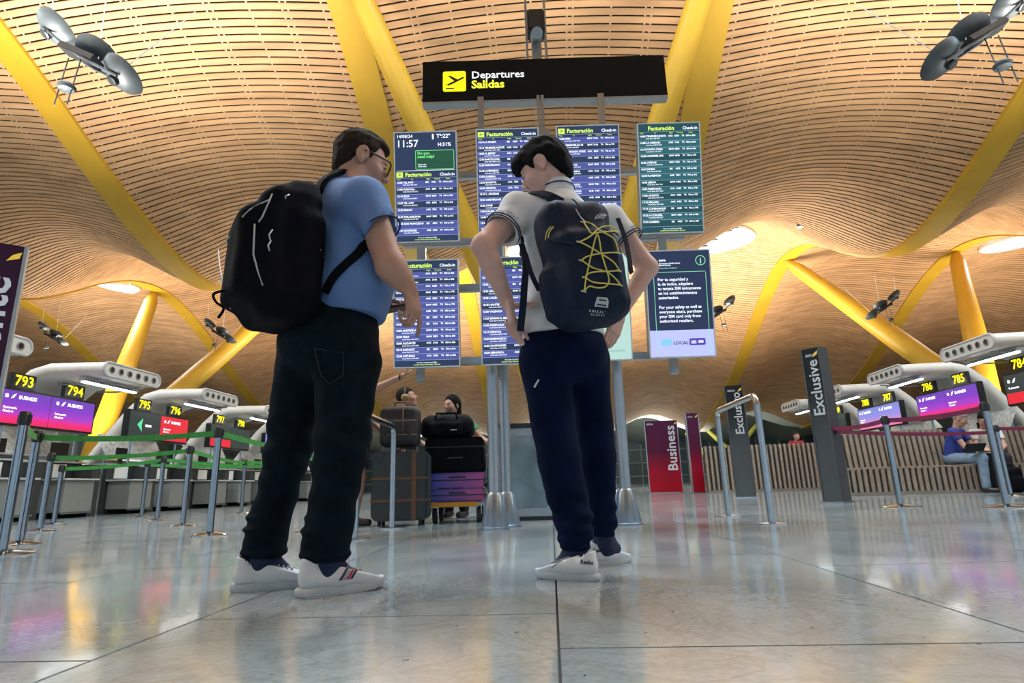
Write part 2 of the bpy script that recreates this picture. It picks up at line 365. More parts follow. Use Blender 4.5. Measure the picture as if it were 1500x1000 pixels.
strut((-14.0, 31, 11.9), (-22.5, 27, 1.4), 0.5, 'long yellow strut slanting down to the left beside the man with the black backpack', G_)
strut((-22.9, 31, 12.0), (-23.6, 28.6, 1.4), 0.5, 'steep yellow strut standing behind the canopy over desk 794', G_)
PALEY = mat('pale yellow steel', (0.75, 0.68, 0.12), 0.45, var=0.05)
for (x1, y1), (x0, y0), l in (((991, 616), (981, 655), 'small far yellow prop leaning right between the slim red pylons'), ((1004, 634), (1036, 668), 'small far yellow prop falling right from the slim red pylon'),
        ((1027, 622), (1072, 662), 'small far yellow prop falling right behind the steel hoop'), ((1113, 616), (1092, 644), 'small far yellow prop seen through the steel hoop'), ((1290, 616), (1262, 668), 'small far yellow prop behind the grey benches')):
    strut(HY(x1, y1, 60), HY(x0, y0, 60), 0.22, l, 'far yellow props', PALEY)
# ------------------------------------------------------------------ floor
def floor_mat():
    m = bpy.data.materials.new('polished marble'); m.use_nodes = True; nt = m.node_tree; b = nt.nodes['Principled BSDF']; L = nt.links.new
    g = nt.nodes.new('ShaderNodeNewGeometry')
    def noise(sc, det, dist=0.0):
        n = nt.nodes.new('ShaderNodeTexNoise'); n.inputs['Scale'].default_value = sc; n.inputs['Detail'].default_value = det; n.inputs['Distortion'].default_value = dist; L(g.outputs['Position'], n.inputs['Vector']); return n
    def ramp(src, stops):
        r = nt.nodes.new('ShaderNodeValToRGB'); e = r.color_ramp.elements; e[0].position, e[0].color = stops[0][0], (*stops[0][1], 1); e[1].position, e[1].color = stops[-1][0], (*stops[-1][1], 1)
        for p, c in stops[1:-1]: q = e.new(p); q.color = (*c, 1)
        L(src, r.inputs['Fac']); return r
    def mixm(a, bb, t='MULTIPLY', f=1.0):
        x = nt.nodes.new('ShaderNodeMix'); x.data_type = 'RGBA'; x.blend_type = t; x.inputs['Factor'].default_value = f; L(a, x.inputs['A']); L(bb, x.inputs['B']); return x.outputs['Result']
    c1 = ramp(noise(1.3, 6, 1.5).outputs['Fac'], [(0.3, (0.22, 0.265, 0.285)), (0.5, (0.29, 0.345, 0.36)), (0.72, (0.36, 0.41, 0.42))])
    vein = ramp(noise(3.0, 8, 2.5).outputs['Fac'], [(0.44, (1, 1, 1)), (0.495, (0.86, 0.85, 0.82)), (0.55, (1, 1, 1))])
    sp = ramp(noise(38, 3).outputs['Fac'], [(0.265, (0.08, 0.08, 0.08)), (0.285, (1, 1, 1)), (1.0, (1, 1, 1))])
    fine = ramp(noise(60, 3).outputs['Fac'], [(0.3, (0.86, 0.86, 0.86)), (0.7, (1.05, 1.05, 1.05))])
    L(mixm(mixm(mixm(c1.outputs[0], vein.outputs[0]), sp.outputs[0]), fine.outputs[0]), b.inputs['Base Color'])
    rr = ramp(noise(2.5, 5).outputs['Fac'], [(0.3, (0.10,)*3), (0.7, (0.19,)*3)]); L(rr.outputs[0], b.inputs['Roughness'])
    b.inputs['Specular IOR Level'].default_value = 0.75; b.inputs['Coat Weight'].default_value = 0.25; b.inputs['Coat Roughness'].default_value = 0.06
    bp = nt.nodes.new('ShaderNodeBump'); bp.inputs['Strength'].default_value = 0.06; bp.inputs['Distance'].default_value = 0.01; L(noise(5, 3).outputs['Fac'], bp.inputs['Height']); L(bp.outputs['Normal'], b.inputs['Normal'])
    return m
MARBLE = floor_mat(); JOINT = mat('tile joint', (0.09, 0.09, 0.085), 0.8, var=0.1)
floor = thing('floor', None, None, kind='structure')
TW, TL = 1.06, 1.62
tile = MB(); tile.box((0.003, 0.003, -0.03), (TW-0.003, TL-0.003, 0)); tile_me = tile.mesh('tile', MARBLE, bevel=0.0015)
for i in range(-8, 8):
    off = 1.79 if i < 0 else (1.43 if i == 0 else 1.5+0.37*((i*3) % 4))
    if i < 0: off = 1.79-0.41*((-i-1) % 3)
    for j in range(-2, 6):
        o = link('tile', tile_me, floor); o.location = (i*TW, off+j*TL, 0)
mb = MB(); mb.box((-8.6, -2.6, -0.06), (8.6, 12.6, -0.012)); mb.build('joint_bed', JOINT, floor)
mb = MB()
for lo, hi in (((-60, -20, -0.05), (60, -2.0, -0.0008)), ((-60, -2.0, -0.05), (-8.48, 10.9, -0.0008)), ((8.48, -2.0, -0.05), (60, 10.9, -0.0008)), ((-60, 10.9, -0.05), (60, 90, -0.0008))): mb.box(lo, hi)
mb.build('paving', MARBLE, floor)
# ------------------------------------------------------------------ far end wall
WALLG = mat('far glazed wall', (0.13, 0.18, 0.19), 0.25, var=0.3, scale=0.3); FRG = mat('far wall frame', (0.5, 0.55, 0.52), 0.5, var=0.05)
wl = thing('wall_back', None, None, (0, 79, 0), kind='structure')
mb = MB(); mb.box((-60, 0, 0), (60, 0.3, 6.4)); mb.build('glazing', WALLG, wl)
for i in range(-18, 19):
    mb = MB(); mb.box((i*3-0.08, -0.12, 0), (i*3+0.08, 0, 6.4)); mb.build('mullion', FRG, wl)
for z in (0.9, 2.6, 4.3): mb = MB(); mb.box((-60, -0.1, z), (60, 0, z+0.14)); mb.build('rail', FRG, wl)
for s, n in ((-1, 'left'), (1, 'right')):
    w = thing('wall_'+n, None, None, (s*40, 0, 0), kind='structure')
    mb = MB(); mb.box((-0.15, 14, 0), (0.15, 79, 13)); mb.build('panel', mat('hall side wall', (0.42, 0.42, 0.38), 0.6, var=0.05, scale=0.5), w)
    for k in range(16): mb = MB(); mb.box((-s*0.25-0.1, 15+k*4, 0), (-s*0.25+0.1, 15.3+k*4, 13)); mb.build('pilaster', GREYM, w)
# ================================================================== CHECK-IN ISLANDS
LAMP = emat('tube lamp', (0.95, 1.0, 0.95), 9.0)
DIGIT = emat('amber digits', (1.0, 0.85, 0.0), 2.2); TXTW = emat('white lettering', (0.9, 0.93, 1.0), 2.0)
BOARD = mat('number board', (0.02, 0.02, 0.02), 0.3, var=0.1)
PURPLE = gmat('purple screen', [(0, (0.9, 0.03, 0.12)), (0.22, (0.85, 0.04, 0.3)), (0.3, (0.5, 0.06, 0.6)), (0.6, (0.26, 0.06, 0.62)), (1, (0.17, 0.07, 0.5))], 1.6, 2.15, emit=1.0)
LILAC = gmat('lilac screen', [(0, (0.9, 0.2, 0.4)), (0.25, (0.6, 0.3, 0.7)), (0.6, (0.3, 0.3, 0.8)), (1, (0.25, 0.28, 0.75))], 1.6, 2.15, emit=1.0)
REDS = emat('red screen', (0.75, 0.02, 0.04), 1.1); DARKS = emat('dark screen', (0.03, 0.045, 0.045), 1.0); GREENL = emat('green arrow light', (0.1, 0.65, 0.3), 1.3)
DESK = mat('desk laminate', (0.2, 0.22, 0.21), 0.45, var=0.05); DESKD = mat('dark desk side', (0.025, 0.03, 0.03), 0.5, var=0.1)
PAPER = mat('printed notice', (0.7, 0.72, 0.7), 0.6, var=0.25, scale=60)
MAPP = mat('printed wall panel', (0.55, 0.56, 0.52), 0.5, var=0.35, scale=14)
def canopy(x, y, rz, L, label):
    t = thing('check_in_canopy', label, 'canopy', (x, y, 0), rz, 'white check-in canopies')
    prof = [(-1.0, 2.63, .13), (-0.6, 2.64, .13), (0.1, 2.645, .14), (0.4, 2.56, .15), (0.75, 2.25, .15), (1.25, 1.6, .15), (1.85, .8, .15), (2.1, 0.0, .15)]
    n = 20; pts = []; h = L/2
    for i, (py, pz, th) in enumerate(prof):
        a = prof[max(i-1, 0)]; b = prof[min(i+1, len(prof)-1)]; ty, tz = b[0]-a[0], b[1]-a[1]; l = math.hypot(ty, tz); ny, nz = -tz/l, ty/l
        for k in range(n):
            a_ = 2*PI*k/n; cx, cz = math.cos(a_), math.sin(a_); ex = (h-th)*(1 if cx > 0 else -1)+th*cx if abs(cx) > 1e-6 else 0
            pts.append((ex, py+ny*th*cz, max(0, pz+nz*th*cz)))
    mb = MB(); mb.add(pts, [(i*n+k, i*n+(k+1) % n, (i+1)*n+(k+1) % n, (i+1)*n+k) for i in range(len(prof)-1) for k in range(n)]+[tuple(range(n-1, -1, -1)), tuple(range((len(prof)-1)*n, len(prof)*n))])
    mb.build('shell', WHITE, t, smooth=0.7)
    cap = MB(); ring = []
    for k in range(n): a_ = 2*PI*k/n; cx, cz = math.cos(a_), math.sin(a_); ring.append(((h-.13)*(1 if cx > 0 else -1)+.13*cx, 2.63+.13*cz))
    cap.tube([Vector((p[0], -1.0, p[1])) for p in ring]+[Vector((ring[0][0], -1.0, ring[0][1]))], 0.022, 6, cap=False); cap.build('end_rim', mat('rim grey', (0.45, 0.46, 0.45), 0.4, var=0.05), t, smooth=True)
    for k in range(6):
        q = -h+0.2+(L-0.4)*k/5; M = Matrix.Translation((q, -1.0, 2.63)) @ Matrix.Rotation(PI/2, 4, 'X')
        nz_ = MB(); nz_.lathe([(0.062, -0.01), (0.066, 0.012), (0.05, 0.016), (0.047, 0.0)], 14, M); p = nz_.build('nozzle', mat('nozzle ring', (0.28, 0.3, 0.3), 0.4, 0.3), t, smooth=0.6)
        d = MB(); d.lathe([(0.046, 0.0), (0.046, 0.006), (0.001, 0.007)], 14, M); d.build('nozzle_hole', BLACK, p)
    lb = MB(); lb.box((-h+0.05, -0.62, 2.42), (h-0.05, -0.5, 2.47)); p = lb.build('lamp_housing', GREYM, t)
    lt = MB(); lt.box((-h+0.1, -0.6, 2.395), (h-0.1, -0.52, 2.42)); lt.build('lamp_tube', LAMP, p)
    for q in (-h*0.6, h*0.6): r = MB(); r.tube([(q, -0.9, 2.46), (q, -0.3, 2.4), (q, 0.1, 2.42)], 0.015, 6); r.build('hanger', GREYM, t)
    return t
def display(x, y, rz, x0, x1, parts, label):
    t = thing('check_in_display', label, 'display', (x, y, 0), rz, 'check-in displays'); w = x1-x0
    mb = MB(); mb.box((x0-.04, 0, 1.56), (x1+.04, .12, 2.19)); mb.build('casing', BOARD, t, bevel=0.01)
    for q in (x0+.25, x1-.25): r = MB(); r.cyl((q, .1, 1.06), (q, .1, 1.56), 0.025, n=8); r.build('support_post', STEEL, t, smooth=0.6)
    for (a, b, m, lines) in parts:
        pa, pb = x0+a*w, x0+b*w; p = MB(); p.box((pa+.01, -.012, 1.6), (pb-.01, 0, 2.15)); o = p.build('lit_panel', m, t)
        tx = MB(); green = MB()
        for (s, lx, lz, size, kind) in lines:
            if kind == 'arrow':
                g = MB(); g.prism([(pa+lx, lz), (pa+lx+size, lz+size*.9), (pa+lx+size*.8, lz), (pa+lx+size, lz-size*.9)], -.02, -.014, 'y'); g.build('arrow_emblem', GREENL, o)
            elif kind == 'wing':
                g = MB(); g.prism([(pa+lx, lz), (pa+lx+size*.5, lz+size*.15), (pa+lx+size, lz+size), (pa+lx+size*.4, lz+size*.7)], -.02, -.014, 'y'); g.build('wing_emblem', TXTW, o)
            elif kind == 'red':
                g = MB(); g.box((pa+.02, -.018, lz), (pb-.02, -.013, lz+size)); g.build('red_band', REDS, o)
            else: put_text(tx, s, pa+lx, lz, size, y=-.02, bold=0.02)
        if tx.v: tx.build('lettering', TXTW, o)['kind'] = 'stuff'
    return t
def number(x, y, rz, q, num, where, m=DIGIT):
    t = thing('number_board', 'amber number board %s, %s' % (num, where), 'sign', (x, y, 0), rz, 'desk number boards')
    mb = MB(); mb.box((q-.24, .02, 2.2), (q+.24, .1, 2.46)); mb.build('board', BOARD, t, bevel=0.008)
    tx = MB(); put_text(tx, num, q, 2.25, 0.25, y=.012, bold=0.012, align='CENTER'); tx.build('digits', m, t)
def desk(x, y, rz, q, label):
    t = thing('check_in_desk', label, 'desk', (x, y, 0), rz, 'check-in desks')
    mb = MB(); mb.box((q-.46, -.1, .1), (q+.26, .4, .68)); mb.build('front', DESK, t, bevel=0.01)
    mb = MB(); mb.box((q-.5, -.16, .68), (q+.3, .45, .71)); mb.build('worktop', mat('worktop', (0.5, 0.52, 0.5), 0.3, var=0.05), t)
    mb = MB(); mb.box((q+.28, .0, 0), (q+.5, .8, .98)); mb.box((q-.52, .42, 0), (q+.5, .5, 1.02)); mb.build('side_panel', DESKD, t)
    mb = MB(); mb.box((q-.5, -.14, .07), (q+.26, -.1, .1)); mb.build('kick_rail', STEEL, t)
    mb = MB(); mb.box((q-.3, .4, .74), (q+.1, .415, .99)); mb.build('notice', PAPER, t)
    mb = MB(); mb.box((q-.56, .38, 1.02), (q+.56, .7, 1.05)); mb.build('counter_shelf', mat('shelf', (0.45, 0.47, 0.46), 0.35, var=0.05), t)
    mb = MB(); mb.box((q-.06, .5, 1.05), (q+.02, .56, 1.18)); mb.box((q-.22, .47, 1.16), (q+.18, .5, 1.4)); mb.build('monitor', BLACK, t)
def backpanel(x, y, rz, L, label):
    t = thing('printed_panel', label, 'panel', (x, y, 0), rz, 'printed panels behind the desks')
    M = Matrix.Translation((0, 0.95, 1.45)) @ Matrix.Rotation(-0.5, 4, 'X'); mb = MB(); mb.box((-L/2, -.02, -.32), (L/2, .02, .32), M); mb.build('board', MAPP, t)
    f = MB(); f.box((-L/2-.03, -.03, -.36), (L/2+.03, .03, -.32), M); f.build('edge_rail', STEEL, t)
    for q in (-L/2+.05, L/2-.05): f = MB(); f.cyl((q, .8, 0), (q, .95, 1.4), .02, n=8); f.build('post', STEEL, t)
B = 'IB', 'BUSINESS'
def ib(lz=2.02): return [('IB', .1, lz, .085, ''), ('', .22, lz-.01, .09, 'wing'), ('BUSINESS', .36, lz, .085, ''), ('Facturación', .1, 1.84, .055, ''), ('Check-in', .1, 1.78, .055, '')]
LP = [(7.5, ('791', '792'), [(0, .5, PURPLE, ib()), (.5, 1, PURPLE, ib())], 'purple'), (10.55, ('793', '794'), [(0, .5, PURPLE, ib()), (.5, 1, PURPLE, ib())], 'purple'),
      (13.6, ('795', '796'), [(0, .5, DARKS, [('', .25, 1.88, .16, 'arrow'), ('aena', .5, 1.85, .11, '')]), (.5, 1, REDS, [('IB', .1, 2.0, .085, ''), ('', .22, 1.99, .09, 'wing'), ('BUSINESS', .36, 2.0, .085, ''), ('Facturación', .1, 1.84, .055, ''), ('Check-in', .1, 1.78, .055, '')])], 'black and red'),
      (16.65, ('797', '798'), [(0, .5, DARKS, [('', 0, 1.6, .2, 'red'), ('BUSINESS', .2, 2.0, .085, '')]), (.5, 1, DARKS, [('', .4, 1.88, .1, 'arrow')])], 'dark with a red band'), (19.7, ('799', '800'), [(0, 1, LILAC, ib())], 'lilac'), (22.75, ('801', '802'), [(0, 1, DARKS, [])], 'blank dark')]
ordn = ['nearest', 'second', 'third', 'fourth', 'fifth', 'sixth']
for i, (yc, nums, parts, colr) in enumerate(LP):
    canopy(-9, yc, PI/2, 1.55, '%s white nozzle canopy from the camera in the left row' % ordn[i])
    display(-9, yc-.75, PI/2, -.95, 1.1, parts, '%s check-in display, %s in the left row' % (colr, ordn[i]))
    number(-9, yc-.75, PI/2, -.5, nums[0], 'near board of the %s display in the left row' % ordn[i]); number(-9, yc-.75, PI/2, .6, nums[1], 'far board of the %s display in the left row' % ordn[i])
    desk(-9, yc-.9, PI/2, -.2, 'grey check-in desk, near one of the %s pair in the left row' % ordn[i]); desk(-9, yc-.9, PI/2, 1.15, 'grey check-in desk, far one of the %s pair in the left row' % ordn[i])
    backpanel(-9, yc-.2, PI/2, 1.9, 'pale patterned sloping panel behind the %s desk pair in the left row' % ordn[i])
RP = [(8.5, ('782', '781'), [(0, 1, DARKS, [])], 'blank dark'), (11.3, ('784', '783'), [(0, .5, DARKS, [('', 0, 1.6, .2, 'red'), ('IB', .1, 2.0, .085, ''), ('', .22, 1.99, .09, 'wing'), ('Facturación', .1, 1.88, .055, '')]), (.5, 1, DARKS, [('', 0, 1.6, .2, 'red'), ('BUSINESS', .2, 2.0, .085, '')])], 'black with red band'),
      (14.1, ('786', '785'), [(0, .5, PURPLE, ib()), (.5, 1, PURPLE, ib())], 'purple'), (16.9, ('788', '787'), [(0, .5, LILAC, ib()), (.5, 1, LILAC, ib())], 'lilac blue'), (19.7, ('790', '789'), [(0, 1, DARKS, [])], 'blank dark')]
for i, (yc, nums, parts, colr) in enumerate(RP):
    canopy(9, yc, -PI/2, 1.45, '%s white nozzle canopy from the camera in the right row' % ordn[i])
    display(9, yc-.4, -PI/2, -1.0, 1.05, parts, '%s check-in display, %s in the right row' % (colr, ordn[i]))
    number(9, yc-.4, -PI/2, -.55, nums[0], 'far board of the %s display in the right row' % ordn[i]); number(9, yc-.4, -PI/2, .55, nums[1], 'near board of the %s display in the right row' % ordn[i])
    desk(9, yc-.3, -PI/2, -.9, 'grey check-in desk, far one of the %s pair in the right row' % ordn[i]); desk(9, yc-.3, -PI/2, .45, 'grey check-in desk, near one of the %s pair in the right row' % ordn[i])
    backpanel(9, yc, -PI/2, 1.9, 'pale patterned sloping panel behind the %s desk pair in the right row' % ordn[i])
# ================================================================== SIGN STAND
D0 = 5.2
def L2(px, py, d): j = J(px, py, d); return Vector((j[0], j[1]-D0, j[2]))
SR = YAW
stand = thing('sign_stand', 'tall grey steel stand carrying the flight screens and departures sign', 'stand', W(0, D0), SR)
GST = mat('grey stand steel', (0.38, 0.42, 0.46), 0.35, 0.8, var=0.05)
for u, dd in ((-.19, -.06), (-.09, .2), (.945, -.02), (.865, .24)):
    mb = MB(); mb.cyl((u, dd, 0), (u, dd, 3.2), 0.05, n=16); p = mb.build('post', GST, stand, smooth=0.6)
    mb = MB(); mb.lathe([(.125, 0), (.125, .015), (.118, .02), (.075, .27), (.052, .3)], 18, Matrix.Translation((u, dd, 0))); mb.build('base_cover', mat('base cover', (0.25, 0.33, 0.42), 0.3, 0.7, var=0.05), p, smooth=0.6)
ul, ur = -.93, 1.50
for z in (3.38, 2.66, 2.19, 1.48):
    mb = MB(); mb.box((ul-.1, -.0, z-.035), (ur+.2, .07, z+.035)); mb.build('cross_bar', GST, stand, bevel=0.006)
for u in (ul+.08, -.12, .62, ur-.02):
    mb = MB(); mb.box((u-.04, .0, 1.3), (u+.04, .06, 3.6)); mb.build('upright', GST, stand, bevel=0.006)
for u in (-.24, .33, .37, .95):
    mb = MB(); mb.box((u-.03 if u not in (.33, .37) else u-.014, -.22, 3.6), (u+.03 if u not in (.33, .37) else u+.014, -.16, 4.1)); mb.build('sign_strut', GST, stand)
mb = MB(); mb.box((-.28, -.24, 3.56), (1.0, -.16, 3.63)); mb.box((.3, -.3, 3.56), (.42, .1, 3.66)); mb.build('top_bar', GST, stand)
# mast above the sign with its lamps
mb = MB()
for u in (.25, .45): mb.box((u-.012, -.05, 4.2), (u+.012, 0.0, 5.9))
mb.box((.3, -.06, 4.3), (.4, .04, 5.0)); mb.build('mast', GST, stand)
for z0, z1 in ((4.95, 5.22), (5.5, 5.66)):
    mb = MB(); mb.box((.26, -.14, z0), (.44, .06, z1)); mb.build('mast_box', DARKM, stand, bevel=0.02)
mb = MB(); mb.cyl((.35, -.2, 4.85), (.35, 0, 4.95), .06, n=14); mb.build('mast_lamp', GREYM, stand, smooth=0.6)
# departures sign
SL0 = J(619, 121, 5.0); SR0 = J(975, 108, 5.0); sw = SR0[0]-SL0[0]; szc = (SL0[2]+SR0[2])/2; suc = (SL0[0]+SR0[0])/2
sign = thing('departures_sign', 'long black overhead sign reading Departures Salidas above the flight screens', 'sign', W(suc, 5.0, szc), SR+.0)
mb = MB(); mb.box((-sw/2, 0, -.235), (sw/2, .08, .235)); mb.build('board', mat('sign black', (0.006, 0.007, 0.008), 0.7, var=0.1, spec=0.1), sign, bevel=0.004)
mb = MB(); mb.box((-sw/2, -.004, -.262), (sw/2, .09, -.237)); mb.build('lower_edge', GREYM, sign)
x0 = -sw/2+.205
mb = MB(); mb.rbox((x0, -.008, -.125), (x0+.23, -.002, .105), .02); ic = mb.build('icon_panel', emat('sign yellow', (0.95, 0.85, 0.01), 1.25), sign)
def plane_icon(mb, x, z, s, y=-.012):
    mb.prism([(x+.1*s, z+.36*s), (x+.2*s, z+.33*s), (x+.3*s, z+.41*s), (x+.5*s, z+.5*s), (x+.22*s, z+.76*s), (x+.32*s, z+.77*s), (x+.64*s, z+.57*s), (x+.88*s, z+.70*s), (x+.93*s, z+.64*s), (x+.5*s, z+.40*s), (x+.24*s, z+.27*s)], y, y+.002, 'y')
mb = MB(); plane_icon(mb, x0, -.125, .23); mb.box((x0+.03, -.012, -.1), (x0+.11, -.01, -.09)); mb.build('plane_emblem', mat('icon black', (0.01, 0.01, 0.01), 0.6, var=0.1), ic)
mb = MB(); put_text(mb, 'Departures', x0+.285, .018, .115, y=-.006, bold=0.016); mb.build('lettering', emat('sign white', (0.9, 0.92, 0.95), 1.3), sign, label='white word Departures')
mb = MB(); put_text(mb, 'Salidas', x0+.285, -.095, .125, y=-.006, bold=0.03); mb.build('lettering', emat('sign yellow text', (0.9, 0.9, 0.05), 1.3), sign, label='yellow word Salidas')
# screens
BEZ = mat('silver bezel', (0.75, 0.8, 0.85), 0.35, 0.0, var=0.04)
TXB = emat('board text', (0.8, 0.85, 1.0), 1.5); TXG = emat('board lime text', (0.62, 0.9, 0.12), 1.3)
def panel(name, cat, px, py, d, w, h, tilt, base, label, grp='flight information screens'):
    c = J(px, py, d); t = thing(name, label, cat, W(*c), SR, grp); t.rotation_euler = (-tilt, 0, SR)
    t.rotation_euler = (Matrix.Rotation(SR, 3, 'Z') @ Matrix.Rotation(tilt, 3, 'X')).to_euler()
    mb = MB(); mb.box((-w/2, 0, -h/2), (w/2, .09, h/2)); mb.build('casing', GREYM, t, bevel=0.008)
    mb = MB(); b = .011
    for lo, hi in (((-w/2, -.008, -h/2), (-w/2+b, 0, h/2)), ((w/2-b, -.008, -h/2), (w/2, 0, h/2)), ((-w/2+b, -.008, -h/2), (w/2-b, 0, -h/2+b)), ((-w/2+b, -.008, h/2-b), (w/2-b, 0, h/2))): mb.box(lo, hi)
    mb.build('bezel', BEZ, t)
    mb = MB(); mb.box((-w/2+b, -.004, -h/2+b), (w/2-b, -.001, h/2-b)); return t, mb.build('display_panel', base, t)
def flights(t, pn, w, h, top, rws, cr, cd, sep, seed, logo=True, pitch=None):
    r = random.Random(seed); x0 = -w/2+.025; x1 = w/2-.02; tx = MB(); lime = MB(); band = MB(); ln = MB()
    put_text(lime, 'Facturación', x0+.075, top-.045, .052, y=-.0065, bold=.03); put_text(tx, 'Check-in', x1-.145, top-.043, .038, y=-.0065, bold=.02)
    if logo:
        g = MB(); g.box((x0-.005, -.006, top-.052), (x0+.055, -.0045, top-.004)); o = g.build('logo_panel', TXG, pn); g = MB(); plane_icon(g, x0+.002, top-.053, .048, -.008); g.build('plane_emblem', mat('icon black', (0.01,)*3, 0.6), t)
    ln.box((x0-.01, -.006, top-.060), (x1+.01, -.005, top-.058))
    for s, x in (('Time', x0), ('To', x0+.13), ('Flight', x0+.27), ('Terminal', x0+.34), ('Desks', x0+.45)): put_text(lime, s, x, top-.077, .016, y=-.0065)
    z = top-.084; n = len(rws); bot = -h/2+.065; p = pitch or (z-bot)/n
    for i, (tm, ds) in enumerate(rws):
        if i % 2 == 0 or r.random() < .35: band.box((x0-.012, -.0055, z-p+.002), (x1+.012, -.0045, z))
        ln.box((x0-.01, -.0065, z-p), (x1+.01, -.0055, z-p+.0022))
        put_text(tx, tm+' '+ds, x0-.003, z-.024, .0235, y=-.007, bold=.035)
        if r.random() < .72: put_text(tx, 'Code Share %s %d' % (r.choice(['IBE', 'AAL', 'BAW', 'QTR', 'LAN']), r.choice([5312, 7740, 2065, 8891])), x0+.05, z-.043, .0155, y=-.007, bold=.02)
        put_text(tx, r.choice(['IBE', 'ANE', 'BAW', 'AVA']), x0+.262, z-.024, .021, y=-.007, bold=.035); put_text(tx, r.choice(['3829', '6834', '0425', '7021', '3166']), x0+.318, z-.024, .021, y=-.007, bold=.035)
        put_text(tx, 'T4', x0+.385, z-.024, .021, y=-.007, bold=.035); put_text(tx, r.choice(['800 to 826', '746 to 778', '840 to 868', '790 to 812']), x0+.425, z-.024, .0195, y=-.007, bold=.035)
        z -= p
    put_text(tx, 'If you do not find your flight', 0, -h/2+.040, .015, y=-.007, align='CENTER'); put_text(lime, 'contact Aena Information Service', 0, -h/2+.022, .017, y=-.007, align='CENTER')
    for o_ in (band.build('row_band', cr, pn), ln.build('row_rule', sep, pn), tx.build('lettering', TXB, t), lime.build('lettering', TXG, t, label='lime green lettering')): o_['kind'] = 'stuff'
NAVY = emat('screen navy', (0.022, 0.04, 0.10), 1.0); ROWB = emat('row blue', (0.08, 0.10, 0.36), 1.0); RULE = emat('rule', (0.45, 0.55, 0.9), 1.0)
TEAL = emat('screen teal', (0.012, 0.07, 0.09), 1.0); ROWT = emat('row teal', (0.025, 0.13, 0.16), 1.0); RULT = emat('rule teal', (0.35, 0.6, 0.65), 1.0)
UW, UH, LW_, LH = .585, 1.035, .575, .95; UT = math.radians(12); LT = math.radians(8)
def times(h, names, m0=0): return [('%02d:%02d' % (h+(m0+i*7)//60, (m0+i*7) % 60//5*5), n) for i, n in enumerate(names)]
t, pn = panel('flight_screen', 'screen', 624.5, 273.5, 4.84, UW, UH, UT, NAVY, 'upper left flight screen showing the clock 11:57 and a green help box')
flights(t, pn, UW, UH, UH/2-.375, times(13, ['TEL AVIV', 'FUNCHAL', 'IBIZA', 'TEL AVIV', 'BILBAO', 'PHILADELPHIA', 'SAN FRANCISCO', 'BODENSEE']), ROWB, NAVY, RULE, 1)
tx = MB(); put_text(tx, '14/08/24', -.265, .46, .042, y=-.0065, bold=.01); put_text(tx, '11:57', -.268, .375, .092, y=-.0065, bold=.012); put_text(tx, 'Tª:22º', .105, .452, .052, y=-.0065, bold=.02); put_text(tx, 'H:31%', .115, .375, .047, y=-.0065, bold=.02)
tx.box((.065, -.007, .44), (.08, -.005, .49)); tx.build('lettering', TXB, t, label='white date, time, temperature and humidity')
gl = MB()
for lo, hi in (((-.09, 0, .16), (.26, 0, .164)), ((-.09, 0, .335), (.26, 0, .339)), ((-.094, 0, .164), (-.09, 0, .335)), ((.26, 0, .164), (.264, 0, .335))): gl.box((lo[0], -.007, lo[2]), (hi[0], -.005, hi[2]))
put_text(gl, 'Do you\nneed help?', -.075, .30, .037, y=-.0065, bold=.03, line=.85); gl.build('help_box', emat('help green', (0.2, 0.8, 0.25), 1.2), t)
hx = MB(); hx.box((-.09, -.0048, .164), (.26, -.0042, .335)); hx.build('help_panel', emat('help dark green', (0.015, 0.09, 0.05), 1.0), t)
tx = MB(); put_text(tx, 'Enter the\nchat here', -.07, .2, .02, y=-.0065, line=.9, bold=.02); tx.box((-.27, -.0065, .15), (.27, -.0055, .153)); tx.build('lettering', TXB, t)
t, pn = panel('flight_screen', 'screen', 745, 269, 4.84, UW, UH, UT, NAVY, 'upper flight screen listing La Palma first, left of the young man\'s head')
flights(t, pn, UW, UH, UH/2-.025, times(12, ['LA PALMA', 'TENERIFE NORTE', 'N. JERSEY', 'BARCELONA', 'BARCELONA', 'A.FERRERAS', 'ALMERIA', 'BOGOTA', 'VENECIA', 'L. ANGELES', 'AMSTERDAM', 'PARIS', 'PALMA', 'ROMA', 'SEVILLA', 'MUNICH'], 10), ROWB, NAVY, RULE, 2)
t, pn = panel('flight_screen', 'screen', 863, 264, 4.84, UW, UH, UT, NAVY, 'upper blue flight screen directly behind the young man\'s head, Lima first')
flights(t, pn, UW, UH, UH/2-.025, times(14, ['LIMA', 'HERMOSILLO-M', 'SANTIAGO CHILE', 'MIAMI', 'BRUSELAS', 'LA HABANA', 'MILAN', 'SAO PAULO', 'BARCELONA', 'GRANADA', 'VIGO', 'LYON', 'NIZA', 'JEREZ'], 20), ROWB, NAVY, RULE, 3)
t, pn = panel('flight_screen', 'screen', 982, 260.5, 4.84, UW, UH, UT, TEAL, 'teal green flight screen at the upper right end of the stand')
flights(t, pn, UW, UH, UH/2-.025, times(16, ['TENERIFE NORTE', 'LA HABANA', 'PUNTA CANA', 'LONDRES-LHR', 'ATENAS', 'DUBAI', 'FLORENCIA', 'LISBOA', 'PAMPLONA', 'OPORTO', 'MALAGA', 'COPENHAGUE', 'A CORUÑA', 'ALMERIA']), ROWT, TEAL, RULT, 4, logo=False)
t, pn = panel('flight_screen', 'screen', 624.5, 458.5, 4.82, LW_, LH, LT, NAVY, 'lower left flight screen behind the pointing hand')
flights(t, pn, LW_, LH, LH/2-.025, times(13, ['PARIS', 'NIZA', 'LISBOA', 'A CORUÑA', 'A CORUÑA', 'MUNICH', 'BRUSELAS', 'SAN JUAN', 'SAN SALVADOR', 'AMSTERDAM', 'VIGO', 'ALICANTE', 'BADAJOZ', 'ASTURIAS'], 50), ROWB, NAVY, RULE, 5)
